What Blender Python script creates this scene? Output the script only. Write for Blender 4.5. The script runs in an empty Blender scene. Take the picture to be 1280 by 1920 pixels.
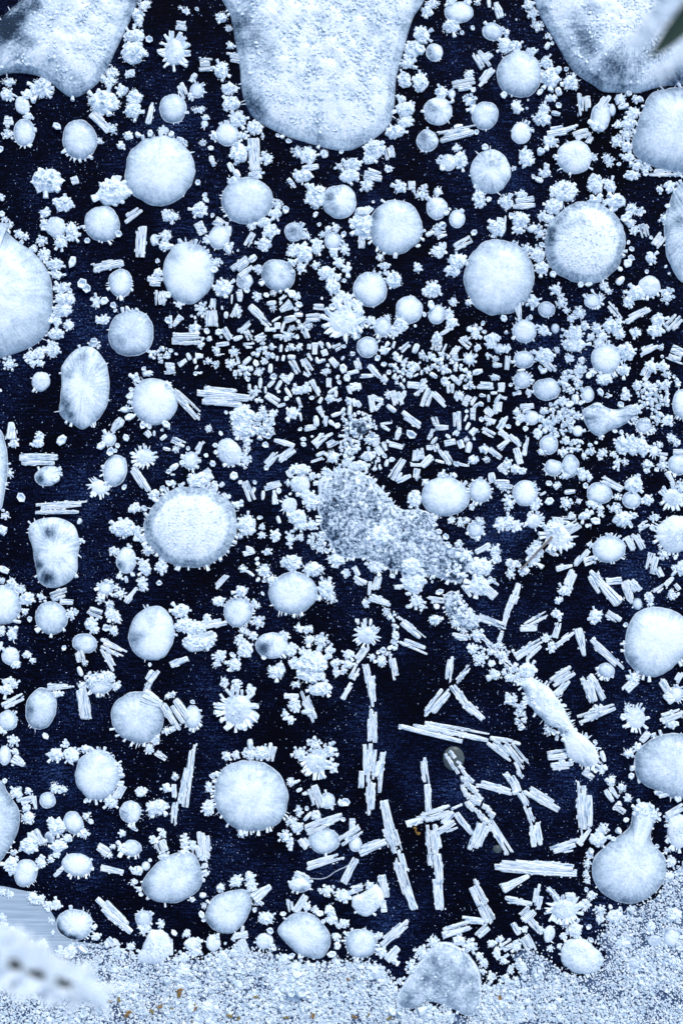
import bpy, math, random
import numpy as np
from mathutils import Matrix, Vector, Euler, noise

SC = bpy.context.scene
COL = SC.collection
rnd = random.Random(7)
R = math.radians
U = 0.001                       # one millimetre

# ------------------------------------------------------------------ camera
CAM_H = 3.2
cam_d = bpy.data.cameras.new('camera'); cam = bpy.data.objects.new('camera', cam_d); COL.objects.link(cam)
cam.location = (0, 0, CAM_H); cam.rotation_euler = (0, 0, 0)
cam_d.sensor_fit = 'VERTICAL'; cam_d.sensor_height = 36.0
cam_d.lens = 36.0 * CAM_H / 1.92
cam_d.clip_start = 0.05; cam_d.clip_end = 200
cam_d.dof.use_dof = True; cam_d.dof.focus_distance = CAM_H - 0.01; cam_d.dof.aperture_fstop = 0.62
SC.camera = cam
# ------------------------------------------------------------------ world and sun
SUN_EL, SUN_AZ = 50.0, 20.0     # azimuth measured from +Y towards +X
w = bpy.data.worlds.new('World'); SC.world = w; w.use_nodes = True
nt = w.node_tree
sky = nt.nodes.new('ShaderNodeTexSky'); sky.sky_type = 'NISHITA'; sky.sun_disc = False
sky.sun_elevation = R(SUN_EL); sky.sun_rotation = R(SUN_AZ); sky.dust_density = 1.0; sky.air_density = 1.0; sky.ozone_density = 0.0
bg = nt.nodes['Background']; bg.inputs['Strength'].default_value = 0.15
nt.links.new(sky.outputs[0], bg.inputs['Color'])
sd = bpy.data.lights.new('sun', 'SUN'); sd.energy = 1.25; sd.angle = R(16); sd.color = (1.0, 0.97, 0.92)
sun = bpy.data.objects.new('sun', sd); COL.objects.link(sun)
dv = Vector((math.sin(R(SUN_AZ)) * math.cos(R(SUN_EL)), math.cos(R(SUN_AZ)) * math.cos(R(SUN_EL)), math.sin(R(SUN_EL))))
sun.rotation_euler = dv.to_track_quat('Z', 'Y').to_euler(); sun.location = dv * 6
SC.view_settings.view_transform = 'Standard'; SC.view_settings.look = 'None'; SC.view_settings.gamma = 1
SC.view_settings.exposure = 0.60

# ------------------------------------------------------------------ materials
def mat(name):
    m = bpy.data.materials.new(name); m.use_nodes = True
    t = m.node_tree; b = t.nodes['Principled BSDF']
    return m, t, b
def N(t, kind, **kw):
    n = t.nodes.new(kind)
    for k, v in kw.items():
        if k in n.inputs: n.inputs[k].default_value = v
        else: setattr(n, k, v)
    return n
def ramp(t, fac, stops):
    r = t.nodes.new('ShaderNodeValToRGB'); e = r.color_ramp.elements
    while len(e) < len(stops): e.new(0.5)
    for el, (p, c) in zip(e, stops): el.position = p; el.color = (*c, 1)
    t.links.new(fac, r.inputs[0]); return r
def math_n(t, op, a, b=None, c=None):
    n = t.nodes.new('ShaderNodeMath'); n.operation = op
    for i, v in enumerate((a, b, c)):
        if v is None: continue
        if isinstance(v, (int, float)): n.inputs[i].default_value = v
        else: t.links.new(v, n.inputs[i])
    return n.outputs[0]
def bump(t, b, h, strength, dist):
    n = N(t, 'ShaderNodeBump'); n.inputs['Strength'].default_value = strength; n.inputs['Distance'].default_value = dist
    t.links.new(h, n.inputs['Height']); t.links.new(n.outputs[0], b.inputs['Normal'])
def position(t):
    return t.nodes.new('ShaderNodeNewGeometry').outputs['Position']

WHITE = (0.90, 0.95, 0.95)
def frost_material(name, lo, hi, scale, spread=0.5, bs=0.6):
    m, t, b = mat(name)
    p = position(t)
    n1 = N(t, 'ShaderNodeTexNoise', Scale=scale, Detail=3.0, Roughness=0.65); t.links.new(p, n1.inputs['Vector'])
    r = ramp(t, n1.outputs['Fac'], [(0.5 - spread * .35, lo), (0.5 + spread * .2, hi)])
    t.links.new(r.outputs[0], b.inputs['Base Color'])
    b.inputs['Coat Weight'].default_value = 0.25; b.inputs['Coat Roughness'].default_value = 0.2; b.inputs['Coat IOR'].default_value = 1.31
    b.inputs['Roughness'].default_value = 0.5
    b.inputs['Specular IOR Level'].default_value = 0.35
    bump(t, b, n1.outputs['Fac'], bs, 0.004)
    return m
M_FROST = frost_material('frost', (0.64, 0.79, 0.90), (0.91, 0.955, 0.97), 170, 0.5, 0.6)
M_GRAN = frost_material('frost_granule', (0.52, 0.66, 0.78), (0.85, 0.91, 0.93), 120, 0.5)

# rods: streaks along the rod (object X)
def rod_material():
    m, t, b = mat('column_ice')
    tc = t.nodes.new('ShaderNodeTexCoord')
    mp = N(t, 'ShaderNodeMapping'); mp.inputs['Scale'].default_value = (48, 420, 420); oi = t.nodes.new('ShaderNodeObjectInfo'); va = N(t, 'ShaderNodeVectorMath', operation='MULTIPLY_ADD'); va.inputs[1].default_value = (7.3, 7.3, 7.3)
    t.links.new(oi.outputs['Location'], va.inputs[0]); t.links.new(tc.outputs['Object'], va.inputs[2]); t.links.new(va.outputs[0], mp.inputs[0])
    n1 = N(t, 'ShaderNodeTexNoise', Scale=1.0, Detail=2.5, Roughness=0.6); t.links.new(mp.outputs[0], n1.inputs['Vector'])
    r = ramp(t, n1.outputs['Fac'], [(0.30, (0.13, 0.25, 0.46)), (0.40, (0.55, 0.72, 0.86)), (0.52, WHITE)])
    t.links.new(r.outputs[0], b.inputs['Base Color'])
    b.inputs['Roughness'].default_value = 0.4
    bump(t, b, n1.outputs['Fac'], 0.7, 0.004)
    al = ramp(t, n1.outputs['Fac'], [(0.30, (0.65,) * 3), (0.46, (1.0,) * 3)]); t.links.new(al.outputs[0], b.inputs['Alpha'])
    b.inputs['Coat Weight'].default_value = 0.4; b.inputs['Coat Roughness'].default_value = 0.2
    return m
M_ROD = rod_material()

# bubble ice: point attribute 'frost' = how much air and rime the ice holds at that spot (0 clear, 1 white)
def bubble_material(name, amount, scale, streak=0.0, bias=0.0, bmp=0.35):
    m, t, b = mat(name)
    at = t.nodes.new('ShaderNodeAttribute'); at.attribute_name = 'frost'
    p = position(t)
    n1 = N(t, 'ShaderNodeTexNoise', Scale=scale, Detail=4.0, Roughness=0.7); t.links.new(p, n1.inputs['Vector'])
    n2 = N(t, 'ShaderNodeTexNoise', Scale=32, Detail=2.0, Roughness=0.5); t.links.new(p, n2.inputs['Vector'])
    fb = t.nodes.new('ShaderNodeAttribute'); fb.attribute_name = 'fibre'
    n3 = N(t, 'ShaderNodeTexNoise', Scale=1.0, Detail=2.5, Roughness=0.65); t.links.new(fb.outputs['Vector'], n3.inputs['Vector'])
    f = math_n(t, 'MULTIPLY_ADD', math_n(t, 'SUBTRACT', n1.outputs['Fac'], 0.5), amount, at.outputs['Fac'])
    f = math_n(t, 'MULTIPLY_ADD', math_n(t, 'SUBTRACT', n2.outputs['Fac'], 0.5), 0.22, f)
    f = math_n(t, 'MULTIPLY_ADD', math_n(t, 'SUBTRACT', n3.outputs['Fac'], 0.5), streak, f)
    f = math_n(t, 'ADD', f, bias)
    r = ramp(t, f, [(0.10, (0.20, 0.34, 0.52)), (0.45, (0.46, 0.60, 0.74)), (0.75, (0.68, 0.79, 0.87)), (1.0, (0.89, 0.94, 0.95))])
    t.links.new(r.outputs[0], b.inputs['Base Color'])
    rr = ramp(t, f, [(0.2, (0.28,) * 3), (0.8, (0.55,) * 3)]); t.links.new(rr.outputs[0], b.inputs['Roughness'])
    b.inputs['Specular IOR Level'].default_value = 0.35
    bump(t, b, n1.outputs['Fac'], bmp, 0.004)
    b.inputs['Coat Weight'].default_value = 0.6; b.inputs['Coat Roughness'].default_value = 0.16; b.inputs['Coat IOR'].default_value = 1.31
    al = ramp(t, f, [(0.0, (0.10,) * 3), (0.35, (0.50,) * 3), (0.68, (0.88,) * 3), (0.9, (1, 1, 1))]); t.links.new(al.outputs[0], b.inputs['Alpha'])
    return m
M_MILKY = bubble_material('milky_ice', 0.62, 230, 0.36)
M_CLEAR = bubble_material('clear_ice', 0.8, 230, 0.75)
M_FUZZY = bubble_material('rimed_ice', 0.9, 230, 0.1, -0.10)
M_POROUS = bubble_material('porous_ice', 3.0, 150, 0.2, 0.0, 0.7)
M_BIG = bubble_material('granular_ice', 1.1, 210, 0.55, 0.0, 0.5)

def rim_material():
    m, t, b = mat('rim_ice')
    b.inputs['Base Color'].default_value = (0.70, 0.81, 0.90, 1); b.inputs['Roughness'].default_value = 0.25; b.inputs['Alpha'].default_value = 0.8
    return m
M_RIM = rim_material()

def ground_material():
    m, t, b = mat('dark_ice')
    p = position(t)
    mp = N(t, 'ShaderNodeMapping'); mp.inputs['Scale'].default_value = (40, 300, 1); t.links.new(p, mp.inputs[0])
    n1 = N(t, 'ShaderNodeTexNoise', Scale=1.0, Detail=4.0, Roughness=0.7); t.links.new(mp.outputs[0], n1.inputs['Vector'])
    n2 = N(t, 'ShaderNodeTexNoise', Scale=5.0, Detail=4.0, Roughness=0.6); t.links.new(p, n2.inputs['Vector'])
    n3 = N(t, 'ShaderNodeTexNoise', Scale=260.0, Detail=2.0, Roughness=0.7); t.links.new(p, n3.inputs['Vector'])
    f = math_n(t, 'MULTIPLY_ADD', n2.outputs['Fac'], 0.50, math_n(t, 'MULTIPLY', n1.outputs['Fac'], 0.50))
    f = math_n(t, 'MULTIPLY_ADD', math_n(t, 'SUBTRACT', n3.outputs['Fac'], 0.5), 0.55, f)
    r = ramp(t, f, [(0.42, (0.0004, 0.0005, 0.0022)), (0.52, (0.0011, 0.0020, 0.010)), (0.60, (0.0045, 0.011, 0.045)), (0.71, (0.04, 0.08, 0.20))])
    t.links.new(r.outputs[0], b.inputs['Base Color'])
    b.inputs['Roughness'].default_value = 0.6; b.inputs['Specular IOR Level'].default_value = 0.03
    bump(t, b, n1.outputs['Fac'], 0.5, 0.003)
    return m
M_GROUND = ground_material()
def pale_material():
    m, t, b = mat('painted_reflection')
    p = position(t)
    mp = N(t, 'ShaderNodeMapping'); mp.inputs['Scale'].default_value = (9, 240, 1); t.links.new(p, mp.inputs[0])
    n1 = N(t, 'ShaderNodeTexNoise', Scale=1.0, Detail=4.0, Roughness=0.6); t.links.new(mp.outputs[0], n1.inputs['Vector'])
    r = ramp(t, n1.outputs['Fac'], [(0.3, (0.26, 0.34, 0.42)), (0.7, (0.48, 0.58, 0.66))])  # streaked ice, its reflection put into the base colour as paler tones
    t.links.new(r.outputs[0], b.inputs['Base Color']); b.inputs['Roughness'].default_value = 0.35
    return m
M_PALE = pale_material()
def plain(name, c, rough=0.6):
    m, t, b = mat(name)
    n1 = N(t, 'ShaderNodeTexNoise', Scale=140, Detail=3.0); t.links.new(position(t), n1.inputs['Vector'])
    r = ramp(t, n1.outputs['Fac'], [(0.3, tuple(x * .55 for x in c)), (0.7, c)]); t.links.new(r.outputs[0], b.inputs['Base Color'])
    b.inputs['Roughness'].default_value = rough; return m
M_TWIG = plain('twig', (0.26, 0.23, 0.21)); M_RUST = plain('rust', (0.30, 0.16, 0.03)); M_LICHEN = plain('lichen', (0.28, 0.22, 0.06))
M_STEM = plain('stem', (0.012, 0.02, 0.016)); M_LEAF = plain('leaf', (0.02, 0.05, 0.028)); M_HAIR = plain('hair', (0.55, 0.62, 0.72))
M_BEAD = plain('grey_bead', (0.20, 0.26, 0.26), 0.3); M_BEAD.node_tree.nodes['Principled BSDF'].inputs['Alpha'].default_value = .45

# ------------------------------------------------------------------ mesh helpers (triangle soups)
class MB:
    def __init__(s): s.v = []; s.f = []; s.n = 0; s.a = []; s.fb = []
    def add(s, V, F, frost=None, fibre=None):
        if fibre is not None: s.fb.append(fibre)
        s.v.append(V); s.f.append(F + s.n); s.n += len(V)
        s.a.append(np.full(len(V), 0.8) if frost is None else frost)
    def put(s, proto, M):
        V, F = proto; M = np.array(M)
        s.add(V @ M[:3, :3].T + M[:3, 3], F)
    def mesh(s, name, m, smooth=False, attr=False):
        V = np.concatenate(s.v).astype(np.float32); F = np.concatenate(s.f).astype(np.int32)
        me = bpy.data.meshes.new(name); nf = len(F)
        me.vertices.add(len(V)); me.vertices.foreach_set('co', V.ravel())
        me.loops.add(nf * 3); me.loops.foreach_set('vertex_index', F.ravel())
        me.polygons.add(nf); me.polygons.foreach_set('loop_start', np.arange(0, nf * 3, 3, dtype=np.int32))
        me.polygons.foreach_set('use_smooth', np.full(nf, smooth))
        if attr:
            a = me.attributes.new('frost', 'FLOAT', 'POINT'); a.data.foreach_set('value', np.concatenate(s.a).astype(np.float32))
            if s.fb: a = me.attributes.new('fibre', 'FLOAT_VECTOR', 'POINT'); a.data.foreach_set('vector', np.concatenate(s.fb).astype(np.float32).ravel())
        me.update(calc_edges=True); me.materials.append(m); return me
    def obj(s, name, m, parent=None, smooth=False, attr=False):
        return link(name, s.mesh(name, m, smooth, attr), parent)
def link(name, me, parent=None, M=None):
    o = bpy.data.objects.new(name, me); COL.objects.link(o)
    if parent: o.parent = parent
    if M is not None: o.matrix_local = M
    return o
def tag(o, label=None, cat=None, group=None, kind=None):
    if label: o['label'] = label
    if cat: o['category'] = cat
    if group: o['group'] = group
    if kind: o['kind'] = kind
    return o
def rings(rs, n, jit=0.0, g=rnd):
    """rs: (x, radius) rings of an n-gon about +X, closed at both ends -> triangles"""
    V = []; F = []
    ph = g.random() * 6.28
    rr = [1 + g.uniform(-jit, jit) for _ in range(n)]
    for x, r in rs:
        for k in range(n):
            a = ph + 2 * math.pi * k / n
            V.append((x + g.uniform(-jit, jit) * .12, math.cos(a) * r * rr[k], math.sin(a) * r * rr[k]))
    for i in range(len(rs) - 1):
        for k in range(n):
            a, b = i * n + k, i * n + (k + 1) % n; c, d = a + n, b + n
            F += [(a, b, d), (a, d, c)]
    V.append((rs[0][0], 0, 0)); V.append((rs[-1][0], 0, 0)); c0 = len(V) - 2; c1 = c0 + 1; L = (len(rs) - 1) * n
    for k in range(n):
        F.append((c0, (k + 1) % n, k)); F.append((c1, L + k, L + (k + 1) % n))
    return np.array(V, float), np.array(F, int)
def cup(g): return rings([(0, .26), (.55, .44), (.9, .5), (1.0, .45), (.96, .35), (.5, .26)], 6, .16, g)
def fan(g): return rings([(0, .2), (.5, .5), (.85, .56), (1.0, .40), (.97, .26), (.8, .18)], 6, .22, g)
def lobe(g):
    import bmesh
    bm = bmesh.new(); bmesh.ops.create_icosphere(bm, subdivisions=2, radius=.5)
    o = Vector((g.random() * 50, g.random() * 50, 3))
    for v in bm.verts:
        v.co *= 1 + 0.55 * noise.noise(v.co * 3.2 + o) + g.uniform(-.05, .05)
    V = np.array([v.co[:] for v in bm.verts]); F = np.array([[v.index for v in f.verts] for f in bm.faces]); bm.free()
    return V, F
def pebble(g):
    V, F = rings([(-.5, .2), (-.3, .46), (.2, .5), (.45, .3)], 5, .25, g)
    return V, F
def spike(g):
    return rings([(0, .5), (.6, .42), (1, .12)], 4, .2, g)
PR_SPK = [spike(rnd) for _ in range(8)]
PR_CUP = [cup(rnd) for _ in range(10)]; PR_FAN = [fan(rnd) for _ in range(8)]; PR_LOBE = [lobe(rnd) for _ in range(12)]; PR_PEB = [pebble(rnd) for _ in range(10)]
def as_mesh(name, protos, m):
    out = []
    for p in protos:
        b = MB(); b.put(p, Matrix()); out.append(b.mesh(name, m))
    return out
ME_CUP = as_mesh('crystal', PR_CUP, M_FROST); ME_FAN = as_mesh('crystal', PR_FAN, M_FROST); ME_LOBE = as_mesh('crystal', PR_LOBE, M_FROST)
def TRS(loc, yaw=0, pitch=0, s=(1, 1, 1), roll=0):
    return Matrix.Translation(loc) @ Matrix.Rotation(yaw, 4, 'Z') @ Matrix.Rotation(-pitch, 4, 'Y') @ Matrix.Rotation(roll, 4, 'X') @ Matrix.Diagonal((*s, 1))
def W(x, y): return ((x - 640) * U, (960 - y) * U)

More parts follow.
